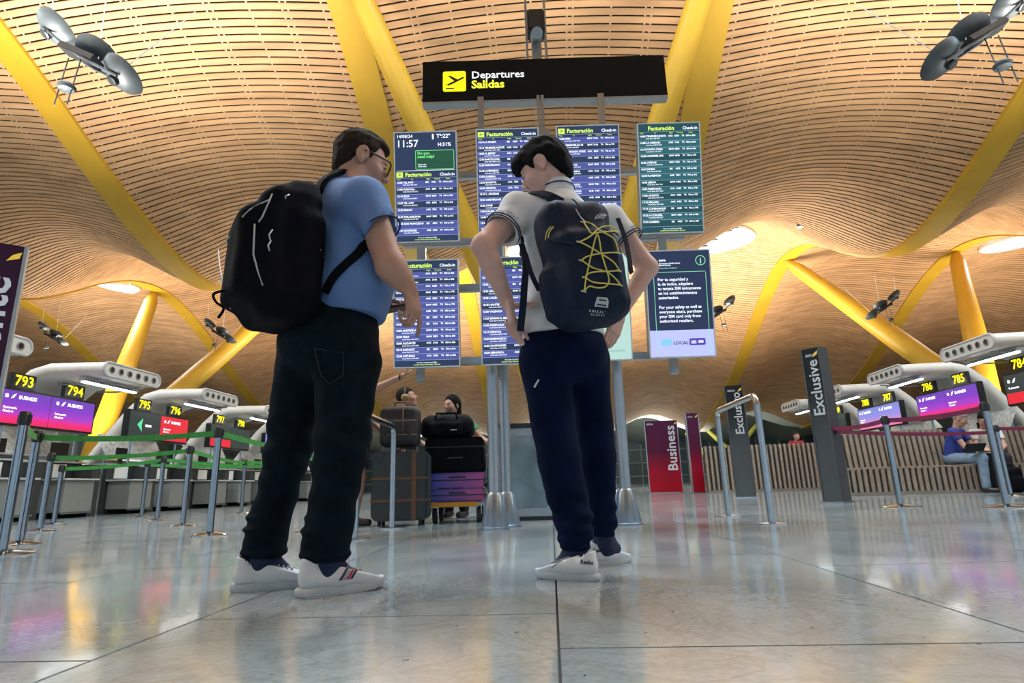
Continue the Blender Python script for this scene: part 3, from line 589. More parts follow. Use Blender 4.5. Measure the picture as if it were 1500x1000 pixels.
t, pn = panel('flight_screen', 'screen', 752, 454, 4.82, LW_, LH, LT, NAVY, 'lower flight screen behind the young man\'s left arm')
flights(t, pn, LW_, LH, LH/2-.025, times(15, ['DOHA', 'EIVISSA', 'DAKAR', 'GINEBRA', 'LANZAROTE', 'NANTES', 'VALENCIA', 'EDMAN B. IBIZA', 'PAMPLONA', 'GENOVA', 'MARRAKECH', 'SANTANDER', 'MENORCA'], 10), ROWB, NAVY, RULE, 6)
t, pn = panel('map_screen', 'screen', 875, 449, 4.82, LW_, LH, LT, emat('mint panel', (0.5, 0.75, 0.68), 1.0), 'pale mint information screen mostly hidden behind the navy backpack', 'flight information screens')
tx = MB()
for k in range(6): tx.box((-.2+.05*(k % 2), -.006, -.4+.12*k), (.22-.06*(k % 3), -.005, -.4+.12*k+.02))
tx.build('faint_line', emat('mint line', (0.38, 0.62, 0.58), 1.0), pn)
PBL = emat('poster blue', (0.016, 0.03, 0.085), 1.0)
t, pn = panel('notice_screen', 'screen', 996, 444, 4.82, LW_, LH, LT, PBL, 'lower right screen with the bilingual SIM card safety notice', 'flight information screens')
tx = MB(); put_text(tx, 'Por tu seguridad y\nla de todos, adquiere\ntu tarjeta SIM únicamente\nen los establecimientos\nautorizados.', -.185, .20, .036, y=-.0065, bold=.02, line=1.12)
put_text(tx, 'For your safety as well as\neveryone else\'s, purchase\nyour SIM card only from\nauthorised retailers.', -.185, -.045, .036, y=-.0065, bold=.02, line=1.12)
put_text(tx, 'aena', -.165, .375, .032, y=-.0065, bold=.03); put_text(tx, 'Aeropuerto Adolfo Suárez\nMadrid-Barajas', -.165, .35, .017, y=-.0065, bold=.02, line=.95); tx.build('lettering', TXB, t)['kind'] = 'stuff'
gl = MB()
for lo, hi in (((-.215, 0, .275), (.235, 0, .279)), ((-.22, 0, -.44), (-.216, 0, .27)), ((.236, 0, -.44), (.24, 0, .27))): gl.box((lo[0], -.007, lo[2]), (hi[0], -.006, hi[2]))
gl.prism([(-.25, .365), (-.215, .42), (-.18, .365), (-.21, .378)], -.007, -.006, 'y'); put_text(gl, 'Comunidad de Madrid', -.165, .308, .017, y=-.0065)
gl.tube([(.2+.042*math.cos(a*PI/10), -.006, .375+.042*math.sin(a*PI/10)) for a in range(21)], .003, 4, cap=False); put_text(gl, 'i', .2, .35, .07, y=-.0065, bold=.03, align='CENTER'); gl.build('green_line', emat('poster green', (0.25, 0.75, 0.4), 1.2), t)
mb = MB(); mb.box((-LW_/2+.012, -.0055, -LH/2+.012), (LW_/2-.012, -.0042, -.235)); mb.build('lilac_band', emat('poster lilac', (0.5, 0.55, 0.95), 1.1), pn)
mb = MB(); put_text(mb, 'LOCAL', -.075, -.36, .04, y=-.0065, bold=.03); mb.build('lettering', emat('poster dark', (0.03, 0.04, 0.12), 1.0), t, label='dark word LOCAL')
mb = MB(); mb.rbox((-.185, -.0065, -.37), (-.085, -.006, -.31), .02); mb.build('sky_badge', emat('poster sky', (0.25, 0.6, 0.85), 1.1), t)
mb = MB(); mb.rbox((.06, -.0065, -.37), (.2, -.006, -.31), .012); mb.build('purple_badge', emat('poster purple', (0.10, 0.06, 0.5), 1.0), t)
mb = MB(); put_text(mb, '((i))  SIM', .075, -.35, .03, y=-.0075, bold=.03); mb.build('lettering', TXB, t)['kind'] = 'stuff'
# ================================================================== STEEL HOOPS, POSTS, PYLONS
def hoop(a, b, h, r, label):
    t = thing('steel_hoop', label, 'railing', (a[0], a[1], 0), 0, 'steel hoop barriers'); dx, dy = b[0]-a[0], b[1]-a[1]; L = math.hypot(dx, dy); pts = [(0, 0, 0)]
    ux, uy = dx/L, dy/L; R = .09
    for k in range(7): q = PI/2*k/6; pts.append((ux*(R-R*math.cos(q)), uy*(R-R*math.cos(q)), h-R+R*math.sin(q)))
    for k in range(7): q = PI/2*k/6; pts.append((ux*(L-R+R*math.sin(q)), uy*(L-R+R*math.sin(q)), h-R+R*math.cos(q)))
    pts.append((dx, dy, 0)); mb = MB(); mb.tube(pts, r, 14); mb.build('tube', STEEL, t, smooth=0.7)
    for p in ((0, 0), (dx, dy)): mb = MB(); mb.lathe([(.12, 0), (.12, .008), (.06, .014), (r+.003, .016)], 20, Matrix.Translation((p[0], p[1], 0))); mb.build('base_plate', STEEL, t, smooth=0.6)
hoop((1.73, 4.92), (1.72, 6.05), 1.03, .027, 'steel tube hoop barrier in front of the dark Exclusivo pylon')
hoop((-1.47, 4.4), (-1.5, 5.55), .94, .027, 'steel tube hoop barrier in front of the large grey suitcase')
def stanchion(x, y, label, h=.96, disc=.17, body=CHROME):
    t = thing('queue_post', label, 'post', (x, y, 0), 0, 'queue posts')
    mb = MB(); mb.lathe([(disc, 0), (disc, .006), (disc*.9, .014), (.06, .03), (.034, .035)], 24); mb.build('base', body, t, smooth=0.5)
    mb = MB(); mb.lathe([(.031, .03), (.031, h-.09)], 18); mb.build('pole', body, t, smooth=0.6)
    mb = MB(); mb.lathe([(.036, h-.1), (.036, h-.01), (.03, h)], 18); mb.box((-.045, -.012, h-.085), (.045, .012, h-.025)); mb.build('belt_head', BLACK, t, smooth=0.6)
LPOS = [(-3.74, 3.91, 'foreground chrome queue post at the left edge', .97), (-4.4, 4.75, 'second chrome queue post from the left edge, green belt at its top', .93), (-5.85, 6.55, 'third chrome queue post from the left, before the first grey desk', .88), (-6.95, 7.99, 'fourth chrome queue post from the left, before the first grey desk', .82),
        (-3.07, 5.24, 'tall chrome queue post standing alone left of the man in jeans', .96), (-4.35, 6.85, 'chrome queue post just left of the lone tall post', .93), (-5.8, 8.5, 'thin chrome queue post below the black and red display', .93), (-6.9, 9.7, 'thinnest chrome queue post below board 795', .93),
        (-5.6, 10.5, 'small chrome queue post below the display with the red band', .95), (-5.9, 12.4, 'smallest chrome queue post beside the jeans leg', .95), (-2.2, 5.4, 'chrome queue post seen between the legs of the man in jeans', .95), (-3.6, 9.4, 'chrome queue post hidden mostly behind the jeans knee', .95)]
for x, y, l, h in LPOS: stanchion(x, y, l, h, .15 if x != -3.74 else .19)
def belt(a, b, za, zb_, m, label, grp, text=None, sag=0.03):
    t = thing('belt', label, 'belt', (a[0], a[1], 0), 0, grp); n = 10; mb = MB(); vs = []; d = Vector((b[0]-a[0], b[1]-a[1], 0)); nn = Vector((-d.y, d.x, 0)).normalized()*.0012
    for i in range(n+1):
        q = i/n; p = d*q; z = za+(zb_-za)*q-sag*4*q*(1-q)
        for off, dz in ((nn, -.025), (nn, .025), (-nn, .025), (-nn, -.025)): vs.append((p.x+off.x, p.y+off.y, z+dz))
    mb.add(vs, [(4*i+k, 4*i+(k+1) % 4, 4*i+4+(k+1) % 4, 4*i+4+k) for i in range(n) for k in range(4)]); mb.build('strap', m, t)
    e = MB(); e.box((-.02, -.02, za-.03), (.02, .02, za+.03)); e.build('clip', BLACK, t)
GB = mat('green belt', (0.04, 0.28, 0.05), 0.6, var=0.15, scale=12); MBt = mat('maroon belt', (0.16, 0.012, 0.05), 0.55, var=0.15, scale=12)
P_ = {i: (p[0], p[1], p[3]) for i, p in enumerate(LPOS)}
for i, (a, b, l) in enumerate([(1, 4, 'long green queue belt from the second post to the tall lone post'), (4, 11, 'green queue belt running right from the tall lone post behind the jeans'), (2, 5, 'green queue belt from the third post to the post left of the lone one'), (3, 6, 'green queue belt low before the grey desks'),
        (5, 8, 'green queue belt below the black and red display'), (6, 9, 'green queue belt running far right below desk 797'), (7, 9, 'farthest green queue belt along the desks'), (0, 1, 'green queue belt at the left edge from the foreground post'), (8, 11, 'green queue belt below the display with the red band')]):
    A, B_ = P_[a], P_[b]; belt(A, B_, A[2]-.055, B_[2]-.055, GB, l, 'green queue belts')
for x, y, l in ((3.83, 6.9, 'chrome queue post with a wide disc base in front of the grey slatted bench'), (6.5, 8.95, 'chrome queue post in front of the seated couple'), (4.55, 6.35, 'foreground chrome queue post at the right edge')): stanchion(x, y, l, 1.0 if x != 4.55 else 1.06, .2)
belt((3.83, 8.2), (3.83, 6.9), .98, .95, MBt, 'upper maroon queue belt from the Exclusive pylon to the chrome post', 'maroon queue belts'); belt((3.83, 6.9), (4.55, 6.35), .95, 1.0, MBt, 'upper maroon queue belt crossing the purple check-in display', 'maroon queue belts')
belt((3.9, 8.2), (6.5, 8.95), .93, .90, MBt, 'lower maroon queue belt crossing in front of the bench', 'maroon queue belts'); belt((6.5, 8.95), (8.3, 8.8), .95, .98, MBt, 'maroon queue belt running off right behind the seated couple\'s post', 'maroon queue belts')
GRAD_K = gmat('pylon black to grey', [(0, (0.07, 0.085, 0.09)), (0.45, (0.05, 0.06, 0.068)), (0.75, (0.012, 0.015, 0.018)), (1, (0.01, 0.012, 0.015))], 0, 2.1)
GRAD_R = gmat('pylon purple to red', [(0, (0.32, 0.004, 0.012)), (0.3, (0.25, 0.005, 0.02)), (0.55, (0.07, 0.006, 0.03)), (1, (0.05, 0.008, 0.04))], 0, 2.1)
PTX = emat('pylon lettering', (0.62, 0.68, 0.72), 0.6)
def pylon(x, y, rz, w, th, h, mface, word, size, label, tx0=0.0, tz=0.0, side=None, cat='sign', small='IBERIA'):
    t = thing('pylon_sign', label, cat, (x, y, 0), rz, None)
    mb = MB(); mb.box((-w/2, -th/2, .02), (w/2, th/2, h)); mb.build('body', mface, t, bevel=0.006)
    mb = MB(); mb.box((-w/2-.008, -th/2-.008, .0), (-w/2+.012, th/2, h+.004)); mb.box((w/2-.012, -th/2-.008, 0), (w/2+.008, th/2+.008, h+.004)); mb.build('edge_trim', mat('pylon trim', (.06, .07, .08), .4, .3, var=.05) if mface is GRAD_K else GREYM, t)
    mb = MB(); mb.box((-w/2-.03, -th/2-.03, 0), (w/2+.03, th/2+.03, .02)); mb.build('base_plate', STEEL, t)
    if word:
        mb = MB(); put_text(mb, word, tx0, tz, size, y=-th/2-.003, rot=PI/2, bold=.015); mb.build('lettering', PTX, t, label='pale vertical word %s' % word)
    mb = MB(); put_text(mb, small, -w/2+.05, h-.12, .05 if w < .5 else .07, y=-th/2-.003, bold=.02); mb.build('lettering', PTX, t, label='small airline name')
    mb = MB(); mb.prism([(w/2-.1, h-.13), (w/2-.03, h-.1), (w/2-.02, h-.05), (w/2-.07, h-.08)], -th/2-.004, -th/2-.001, 'y'); mb.build('wing_emblem', emat('wing yellow', (0.8, 0.55, 0.05), 0.8), t)
pylon(3.83, 8.35, math.radians(-52), .25, .22, 2.12, GRAD_K, 'Exclusive', .215, 'dark square pylon reading Exclusive in front of the slatted benches', .08, 1.16)
pylon(3.6, 11.4, math.radians(-14), .33, .16, 2.1, GRAD_K, 'Exclusivo', .215, 'farther dark pylon reading Exclusivo behind the steel hoop', .10, 1.16)
pylon(3.35, 17.8, math.radians(-4), .95, .14, 2.1, GRAD_R, 'Business', .39, 'wide purple and red pylon reading Business in the distance', .38, .62)
pylon(3.85, 20.5, math.radians(20), .42, .12, 2.15, GRAD_R, None, .2, 'slim purple and red pylon just behind the Business pylon', .12, 1.2)
pylon(4.0, 16.6, math.radians(0), .34, .14, 2.16, GRAD_R, None, .2, 'tallest slim purple and red pylon right of the Business pylon', .1, 1.2)
lp = W(-3.79, 3.86); MAUVE = gmat('pylon aubergine', [(0, (0.05, 0.01, 0.04)), (1, (0.03, 0.006, 0.03))], 0, 2.2)
pylon(lp.x, lp.y, YAW+math.radians(36), .48, .10, 2.17, MAUVE, 'cliente', .30, 'aubergine pylon at the left edge with vertical word cliente', .185, 1.12)
# ================================================================== BENCHES
SLAT = mat('bench slat', (0.23, 0.19, 0.15), 0.5, var=0.12, scale=9); SLATD = mat('bench core', (0.05, 0.045, 0.04), 0.7, var=0.1)
def bench(x0, x1, y, backs, label, seat=True, hb=1.12, rz=0.0, pitch=.1, feet=False):
    t = thing('slatted_bench', label, 'bench', (x0, y, 0), rz, None); L = x1-x0
    mb = MB(); mb.box((.02, .04 if seat else .49, .05), (L-.02, .55, .42)); mb.build('core', SLATD, t)
    mb = MB(); mb.box((0, .0 if seat else .4, .0), (L, .58, .06)); mb.build('plinth', mat('bench plinth', (0.16, 0.15, 0.13), 0.5, var=0.1), t)
    n = int(L/pitch)
    if seat:
        mb = MB(); mb.box((0, 0, .44), (L, .58, .475)); mb.build('seat_board', SLAT, t, bevel=0.006)
        me = MB().box((0, 0, .06), (.055, .04, .44)).mesh('slat', SLAT)
        for i in range(n): o = link('slat', me, t); o.location = (i*pitch+.02, 0, 0)
    for a, b in backs:
        zb0 = .475 if seat else .06
        mb = MB(); mb.box((a+.01, .5, zb0), (b-.01, .56, hb-.05)); mb.build('back_core', SLATD, t)
        me = MB().prism([(.44, zb0), (.5, zb0), (.58, hb), (.50, hb)] if seat else [(.42, zb0), (.48, zb0), (.48, hb), (.42, hb)], 0, .06, 'x').mesh('slat', SLAT, bevel=0.004)
        for i in range(int((b-a)/pitch)): o = link('slat', me, t); o.location = (a+i*pitch+.02, 0, 0)
    return t
bench(5.05, 8.72, 10.6, [(0, 2.15), (3.1, 3.65)], 'long grey-brown slatted bench on which the couple sits')
bench(4.05, 8.9, 15.4, [(0, 4.85)], 'farther slatted bench back behind the Exclusivo pylon', seat=False, hb=1.2, pitch=.12)
# ================================================================== BIN
bn = thing('litter_bin', 'grey metal litter bin with a glass front behind the stand posts', 'bin', W(.10, 6.45), YAW)
mb = MB(); mb.rbox((-.3, -.28, .04), (.3, .28, .94), .04); mb.build('body', mat('bin grey', (0.36, 0.4, 0.43), 0.35, 0.6, var=0.06), bn, bevel=0.01)
mb = MB(); mb.rbox((-.31, -.29, .94), (.31, .29, .99), .01); mb.build('rim', DARKM, bn)
mb = MB(); mb.rbox((-.22, -.292, .12), (.22, -.281, .86), .03); mb.build('glass_front', mat('bin glass', (0.16, 0.24, 0.28), 0.12, 0.1, var=0.25, scale=5, spec=0.8), bn)
mb = MB(); mb.rbox((-.29, -.27, 0), (.29, .27, .04), .01); mb.build('plinth', BLACK, bn)
# ================================================================== HANGING LUMINAIRES
LUMM = mat('luminaire grey', (0.06, 0.075, 0.085), 0.5, 0.3, var=0.15, scale=4); CAB = mat('white cable', (0.7, 0.7, 0.68), 0.5, var=0.05)
def luminaire(loc, s, rz, label, mir=1):
    t = thing('hanging_luminaire', label, 'lamp', loc, rz, None); t.scale = (s*mir, s, s)
    sp = [(-1.0, 0, .55), (-.05, -.15, .12), (.75, -.1, -.45)]; a, b = Vector((-1.1, .1, .75)), Vector((.9, 0, -.7))
    for o in (-.16, .16): mb = MB(); mb.tube([a+Vector((0, o, 0)), Vector((-.1, o, -.12)), b+Vector((0, o, 0))], .035, 6); mb.build('rail', LUMM, t)
    for k, (x, y, z) in enumerate([(-1.0, .1, .85), (.0, .25, .2), (.8, .1, -.5)]):
        M = Matrix.Translation((x, y, z)) @ Euler((-.4, .5 if k != 1 else .2, 0)).to_matrix().to_4x4()
        mb = MB(); mb.lathe([(.02, -.2), (.26, -.15), (.47, 0), (.52, .12), (.5, .12), (.44, .02), (.02, -.12)], 20, M); d = mb.build('dish', LUMM, t, smooth=0.6)
        c = MB(); c.lathe([(.1, -.3), (.13, -.28), (.13, -.12), (.02, -.1)], 12, M); c.build('ballast', DARKM, d, smooth=0.6)
    mb = MB(); mb.box((-.62, -.22, -.12), (.35, .2, .04), Matrix.Translation((0, 0, -.02)) @ Matrix.Rotation(.45, 4, 'Y')); mb.build('gear_box', DARKM, t, bevel=0.02)
    mb = MB(); mb.lathe([(.02, -.06), (.17, -.03), (.2, .05), (.12, .14), (.02, .17)], 14, Matrix.Translation((-.28, -.1, -1.0))); mb.build('drop_lamp', LUMM, t, smooth=0.6)
    for x in (-.42, -.12): mb = MB(); mb.tube([(x+.06, -.1, -.15), (x-.08, -.1, -1.45)], .016, 6); mb.build('drop_rod', LUMM, t)
    for a_, b_ in (((.2, .1, -.1), (.12, .1, 2.6)), ((.85, 0, -.45), (2.3, .3, 1.6)), ((-1.1, .1, .5), (-1.2, .1, 2.4))): mb = MB(); mb.tube([a_, b_], .014, 5); mb.build('cable', CAB, t)
a = HY(128, 82, 8.0); luminaire(a, .70, 0.1, 'large grey hanging luminaire cluster at the upper left'); a = HY(1432, 52, 8.0); luminaire(a, .64, -0.1, 'large grey hanging luminaire cluster at the upper right', -1)
for (x, y, l, m) in ((77, 492, 'small distant luminaire left of the canopy over desk 793', 1), (322, 488, 'small distant luminaire beside the black backpack', 1), (1294, 450, 'small distant luminaire above the purple check-in display', -1), (1052, 458, 'small distant luminaire right of the SIM notice screen', -1)):
    luminaire(HY(x, y, 26), .62, 0, l, m)
for k, (px, py) in enumerate(((1040, 291), (1062, 289), (1072, 291), (1028, 320), (1164, 286))):  # small glowing dots set at the bright spots on the ceiling
    c = HY(px, py, 22.0); z = float(zroof(c.x, 22.0))-.1
    t = thing('bright_spot', ['leftmost of three bright ceiling spots just right of the teal screen', 'middle of three bright ceiling spots just right of the teal screen', 'rightmost of three bright ceiling spots just right of the teal screen', 'low bright ceiling spot at the lower right corner of the teal screen', 'lone bright ceiling spot far right of the teal screen'][k], 'lamp', (c.x, 22.0, z), 0, 'tiny ceiling spots')
    mb = MB(); mb.lathe([(.09, -.02), (.1, .05), (.02, .06)], 10); mb.build('glow_dot', emat('bright spot glow', (1, 1, 1), 6), t); mb = MB(); mb.lathe([(.12, 0), (.13, .07), (.1, .08)], 10); mb.build('collar', GREYM, t)
# ================================================================== FIGURES
SKIN = mat('warm skin', (0.42, 0.24, 0.18), 0.5, var=0.1, scale=14, spec=0.3); SKIN2 = mat('pale skin', (0.60, 0.38, 0.32), 0.5, var=0.08, scale=14, spec=0.3)
HAIRB = mat('black hair', (0.006, 0.006, 0.007), 0.8, var=0.3, scale=60, bump=0.3, spec=0.12); HAIRBR = mat('dark brown hair', (0.022, 0.015, 0.011), 0.8, var=0.35, scale=60, bump=0.3, spec=0.12)
def frame(f, up=(0, 0, 1)):
    f = nrm(f); u = np.asarray(up, float); l = nrm(np.cross(u, f)); return np.stack([f, l, np.cross(f, l)])   # rows: forward, left, up
def head(S, c, f, s=1.1, up=(0, 0, 1), neck=None, nr=.056):
    R = frame(f, up); c = np.asarray(c, float); g = lambda x, y, z: c+s*(np.array((x, y, z))@R)
    def E(p, r, k=.015, op='u'): S.ell(g(*p), np.array(r)*s, R, k, op)
    def C(a, b, ra, rb, k=.01, op='u'): S.cap(g(*a), g(*b), ra*s, rb*s, k, op)
    E((-.012, 0, .03), (.096, .075, .092)); E((.035, 0, -.03), (.062, .06, .086), .03); C((.0, .04, -.06), (.062, .012, -.098), .028, .02, .02); C((.0, -.04, -.06), (.062, -.012, -.098), .028, .02, .02)
    C((.07, 0, -.098), (.075, 0, -.096), .02, .02, .02); C((.084, -.032, .026), (.084, .032, .026), .012, .012, .015)
    for y in (-.031, .031): E((.098, y, .004), (.016, .017, .012), .008, 's'); E((.084, y, .004), (.0125, .0135, .0115), .002); E((.066, y*1.25, -.03), (.028, .022, .024), .02)
    C((.092, 0, .012), (.117, 0, -.026), .008, .0125, .012); C((.105, -.011, -.032), (.105, .011, -.032), .0085, .0085, .006)
    C((.096, -.019, -.058), (.1, 0, -.055), .006, .008, .008); C((.096, .019, -.058), (.1, 0, -.055), .006, .008, .008); C((.094, -.015, -.068), (.094, .015, -.068), .008, .008, .008); C((.108, -.022, -.0625), (.108, .022, -.0625), .0035, .0035, .003, 's')
    for y in (-1, 1):
        E((-.006, y*.081, -.002), (.025, .012, .035), .005); E((-.001, y*.094, .003), (.014, .010, .021), .003, 's'); C((-.003, y*.09, .012), (-.010, y*.09, -.016), .0035, .0035, .003); E((-.001, y*.083, -.036), (.010, .008, .012), .005)
    if neck is not None: S.cap(g(-.022, 0, -.05), neck, nr*s, nr*1.1*s, .03)
    return g, R
def hair(name, parent, base, c, f, s, line, m, extra=(), r=(.108, .087, .104), up=(0, 0, 1), h=.0045, seed=3, amp=.0025, ear=True):
    S = Sdf(); R = frame(f, up); c = np.asarray(c, float); g = lambda x, y, z: c+s*(np.array((x, y, z))@R)
    S.ell(g(-.016, 0, .034), np.array(r)*s, R); RR = A3(R); cc = A3(c)
    for p, rr in extra: S.ell(g(*p), np.array(rr)*s, R, .02)
    lx = np.array([q[0] for q in line])*s; lz = np.array([q[1] for q in line])*s
    fn = lambda P: (np.interp(((P-cc)@RR.T)[:, 0], lx, lz)-((P-cc)@RR.T)[:, 2]).astype(np.float32)*.8
    S.add(fn, c-.3, c+.3, .012, 'i')
    if ear:
        for y in (-1, 1): S.ell(g(-.004, y*.095, -.01), np.array((.03, .03, .038))*s, R, .006, 's')
    return sdf_obj(name, S, h, m, parent, base, disp=wob(amp, 90, seed))
def hand(S, w, D, N, T=None, curls=(70, 70, 75, 80), s=1.08, thumb=(.6, .75, .25), right=True, tc=25):
    D = nrm(D); N = np.asarray(N, float); N = nrm(N-D*(N@D)); T = np.cross(D, N)*(1 if right else -1) if T is None else nrm(np.asarray(T, float)-D*(np.asarray(T, float)@D))
    w = np.asarray(w, float); R = np.stack([D, T, N]); S.box(w+D*.045*s, np.array((.048, .039, .0145))*s, .0135*s, R, .014)
    for i, (bd, bt, L) in enumerate(((.086, .029, .041), (.091, .0095, .046), (.087, -.0105, .042), (.077, -.0295, .033))):
        p = w+(D*bd+T*bt)*s; a = 0; c = math.radians(curls[i])
        for k, (q, r) in enumerate(((1, .0095), (.62, .0085), (.5, .0078))):
            a += c*(.55, .95, .6)[k]*.75; v = D*math.cos(a)+N*math.sin(a); e = p+v*L*q*s; S.cap(p, e, r*s, r*.9*s, .005); p = e
    p = w+(D*.022+T*.03)*s; v = nrm(D*thumb[0]+T*thumb[1]+N*thumb[2]); a = math.radians(tc)
    for k, (q, r) in enumerate(((.042, .0125), (.03, .0105), (.024, .0095))):
        vv = nrm(v*math.cos(a*k)+nrm(D*.7+N*.7)*math.sin(a*k)); e = p+vv*q*s; S.cap(p, e, r*s, r*.9*s, .008); p = e
def onsurf(S, p, off):
    p = np.array(p, float)
    for _ in range(30):
        e = 1e-3; q = np.array([p, p+[e, 0, 0], p+[0, e, 0], p+[0, 0, e]]); v = S.eval(q).astype(float); g = (v[1:]-v[0])/e; n = g/(np.linalg.norm(g)+1e-9)
        st = (v[0]-off); p = p-n*st*.7
        if abs(st) < .0008: break
    return p, n
def spline(pts, n=6):
    pts = [np.asarray(p, float) for p in pts]; out = []
    for i in range(len(pts)-1):
        a, b, c, d = pts[max(i-1, 0)], pts[i], pts[i+1], pts[min(i+2, len(pts)-1)]
        for k in range(n):
            t = k/n; out.append(.5*((2*b)+(c-a)*t+(2*a-5*b+4*c-d)*t*t+(3*b-a-3*c+d)*t**3))
    out.append(pts[-1]); return out
def ribbon(name, pts, w, th, m, parent, base, S=None, off=.006, N=None, n=6):
    P = spline(pts, n); Ns = []
    if S is not None: Q = [onsurf(S, p, off) for p in P]; P = [q[0] for q in Q]; Ns = [q[1] for q in Q]
    else: Ns = [np.asarray(N, float)]*len(P)
    vs = []
    for i, p in enumerate(P):
        t = nrm(P[min(i+1, len(P)-1)]-P[max(i-1, 0)]); nn = nrm(Ns[i]-t*(Ns[i]@t)); b = np.cross(t, nn)
        for x, y in ((-1, 0), (-.8, 1), (.8, 1), (1, 0), (.8, -1), (-.8, -1)): vs.append(p-np.array(base)+b*w/2*x+nn*th/2*y)
    mb = MB(); mb.add(vs, [(6*i+k, 6*i+(k+1) % 6, 6*i+6+(k+1) % 6, 6*i+6+k) for i in range(len(P)-1) for k in range(6)]+[(5, 4, 3, 2, 1, 0), tuple(6*(len(P)-1)+k for k in range(6))]); return mb.build(name, m, parent, smooth=0.9)
def shoe(owner, base, heel, dirv, L, mats, z0=0.0, stripes=None, word=None, laces=(0.5, 0.5, 0.5), side=1, spring=.012, group=None, h=.0045):
    d = np.array([dirv[0], dirv[1], 0]); d = nrm(d); l = np.cross((0, 0, 1), d); o = np.array([heel[0], heel[1], z0]); R = np.stack([d, l, (0, 0, 1)]); k = L/.30
    g = lambda x, y, z: o+k*(np.array((x, y, z), float)@R); up_m, sole_m = mats; root = thing('shoe', None, None); root.parent = owner; root.location = tuple(o-np.array(base))
    rb = tuple(o)
    S = Sdf(); S.cap(g(.045, 0, .055), g(.13, 0, .05), .040*k, .042*k, .03); S.cap(g(.13, 0, .055), g(.247, -.002*side, .042), .044*k, .043*k, .03, w=l, ws=1.08); S.cap(g(.05, 0, .06), g(.045, 0, .105), .039*k, .036*k, .02); S.cap(g(.12, 0, .07), g(.19, 0, .055), .03*k, .024*k, .02)
    S.half(g(0, 0, .022), (0, 0, -1), g(0, 0, 0)-.4, g(0, 0, 0)+.4); S.half(g(.03, 0, .118), R.T@np.array((.32, 0, 1)), o-.4, o+.4); S.cap(g(.055, 0, .085), g(.05, 0, .14), .031*k, .034*k, .004, 's')
    sdf_obj('upper', S, h, up_m, root, rb)
    out = [(0, -.018), (.0, .018), (.02, .035), (.06, .041), (.11, .040), (.16, .045), (.21, .051), (.255, .044), (.285, .028), (.298, .006), (.296, -.014), (.28, -.033), (.25, -.045), (.2, -.049), (.15, -.043), (.1, -.039), (.05, -.04), (.02, -.035)]
    mb = MB(); n = len(out); lev = [(.0, .96), (.005, 1.0), (.022, 1.015), (.028, .985)]; vs = []
    for z, sc in lev:
        for x, y in out: vs.append(g(.15+(x-.15)*sc, y*sc, z+spring*max(0, (x-.2)/.1)**2)-o)
    mb.add(vs, [(i*n+q, i*n+(q+1) % n, (i+1)*n+(q+1) % n, (i+1)*n+q) for i in range(3) for q in range(n)]+[tuple(range(n-1, -1, -1)), tuple(range(3*n, 4*n))]); mb.build('sole', sole_m, root, smooth=0.8)
    lm = MB()
    for i in range(6):
        x = .125+i*.017; pts = []
        for q in range(7):
            y = -.027+.054*q/6; pts.append(onsurf(S, g(x, y, .085), .003)[0]-o)
        lm.tube(pts, .0045*k, 5)
    lm.tube([onsurf(S, g(.12, 0, .1), .005)[0]-o, g(.16, .05*side, .075)-o, g(.19, .058*side, .05)-o], .003*k, 5); lm.build('laces', mat('grey lace', laces, 0.8, var=0.1), root, smooth=True)
    if stripes:
        for j, (c0, m) in enumerate(stripes):
            mb = MB(); sd = stripes_side*side; vs = []
            for q in range(5):
                z = .045+.04*q/4
                for e in (0, .0105): p = onsurf(S, g(.118+j*.0125+e+(z-.045)*.7, sd*.05, z), .0015)[0]-o; vs.append(p)
            mb.add(vs, [(2*q, 2*q+1, 2*q+3, 2*q+2) for q in range(4)]); mb.build('side_stripe', m, root, label='%s stripe on the shoe side' % c0)
    if word:
        wv, wf = text_geo(word, .026, .03); sd = stripes_side*side; vs = []
        for v in wv:
            p = onsurf(S, g(.062-v.x*(1 if sd > 0 else -1)-(.045 if sd < 0 else 0), sd*.045, .07+v.y), .0015)[0]-o; vs.append(p)
        mb = MB(); mb.add(vs, wf); mb.build('lettering', mat('shoe print', (0.02, 0.02, 0.03), 0.6), root, label='small dark word on the heel')
    return root
stripes_side = -1
WSH = mat('white leather', (0.62, 0.66, 0.7), 0.45, var=0.05, scale=20); WSO = mat('pale sole', (0.46, 0.51, 0.54), 0.6, var=0.1, scale=30)
# ------------------------------------------------------------------ man in jeans
mbase = (-.93, 2.28, 0)
man = thing('person', 'man in a blue t-shirt and dark jeans with glasses, pointing at the lower screen', 'person', W(*mbase), SR)
f = nrm((.8, .6, 0)); r_ = nrm((.6, -.8, 0)); l_ = -r_
pel = J(487, 492, 2.30); bel = J(507, 420, 2.29); ch = J(512, 345, 2.31); nb = J(513, 268, 2.31); hc = J(529, 238, 2.35)
RS = J(536, 291, 2.14); RE = J(571, 388, 2.10); RW = J(600, 424, 2.17); LS = ch+l_*.2+np.array((0, 0, RS[2]-ch[2])); LE = J(540, 400, 2.62); LWr = J(562, 452, 2.5)
S = Sdf(); hf = nrm((.86, .38, -.30)); hg, hR = head(S, hc, hf, 1.13, up=(.1, 0, 1), neck=nb+np.array((0, 0, -.03)))
S.cap(ch, pel, .12, .13, .03, w=r_, ws=1.25); S.cap(LS, RS, .055, .055, .04)
S.cap(RS, RE, .064, .054, .02); S.cap(RE, RW, .054, .031, .02); S.cap((RE+RW)/2*.35+RE*.65, (RE+RW)/2, .054, .045, .03); S.cap(LS, LE, .06, .05, .02); S.cap(LE, LWr, .048, .031, .02)
hand(S, RW, (.22, .0, -1), (-.75, .35, -.1), curls=(22, 95, 100, 105), thumb=(.65, .45, .55)); hand(S, LWr, (.9, -.1, .05), (.0, .1, -1), T=(0, -.9, .3), curls=(60, 70, 75, 80))
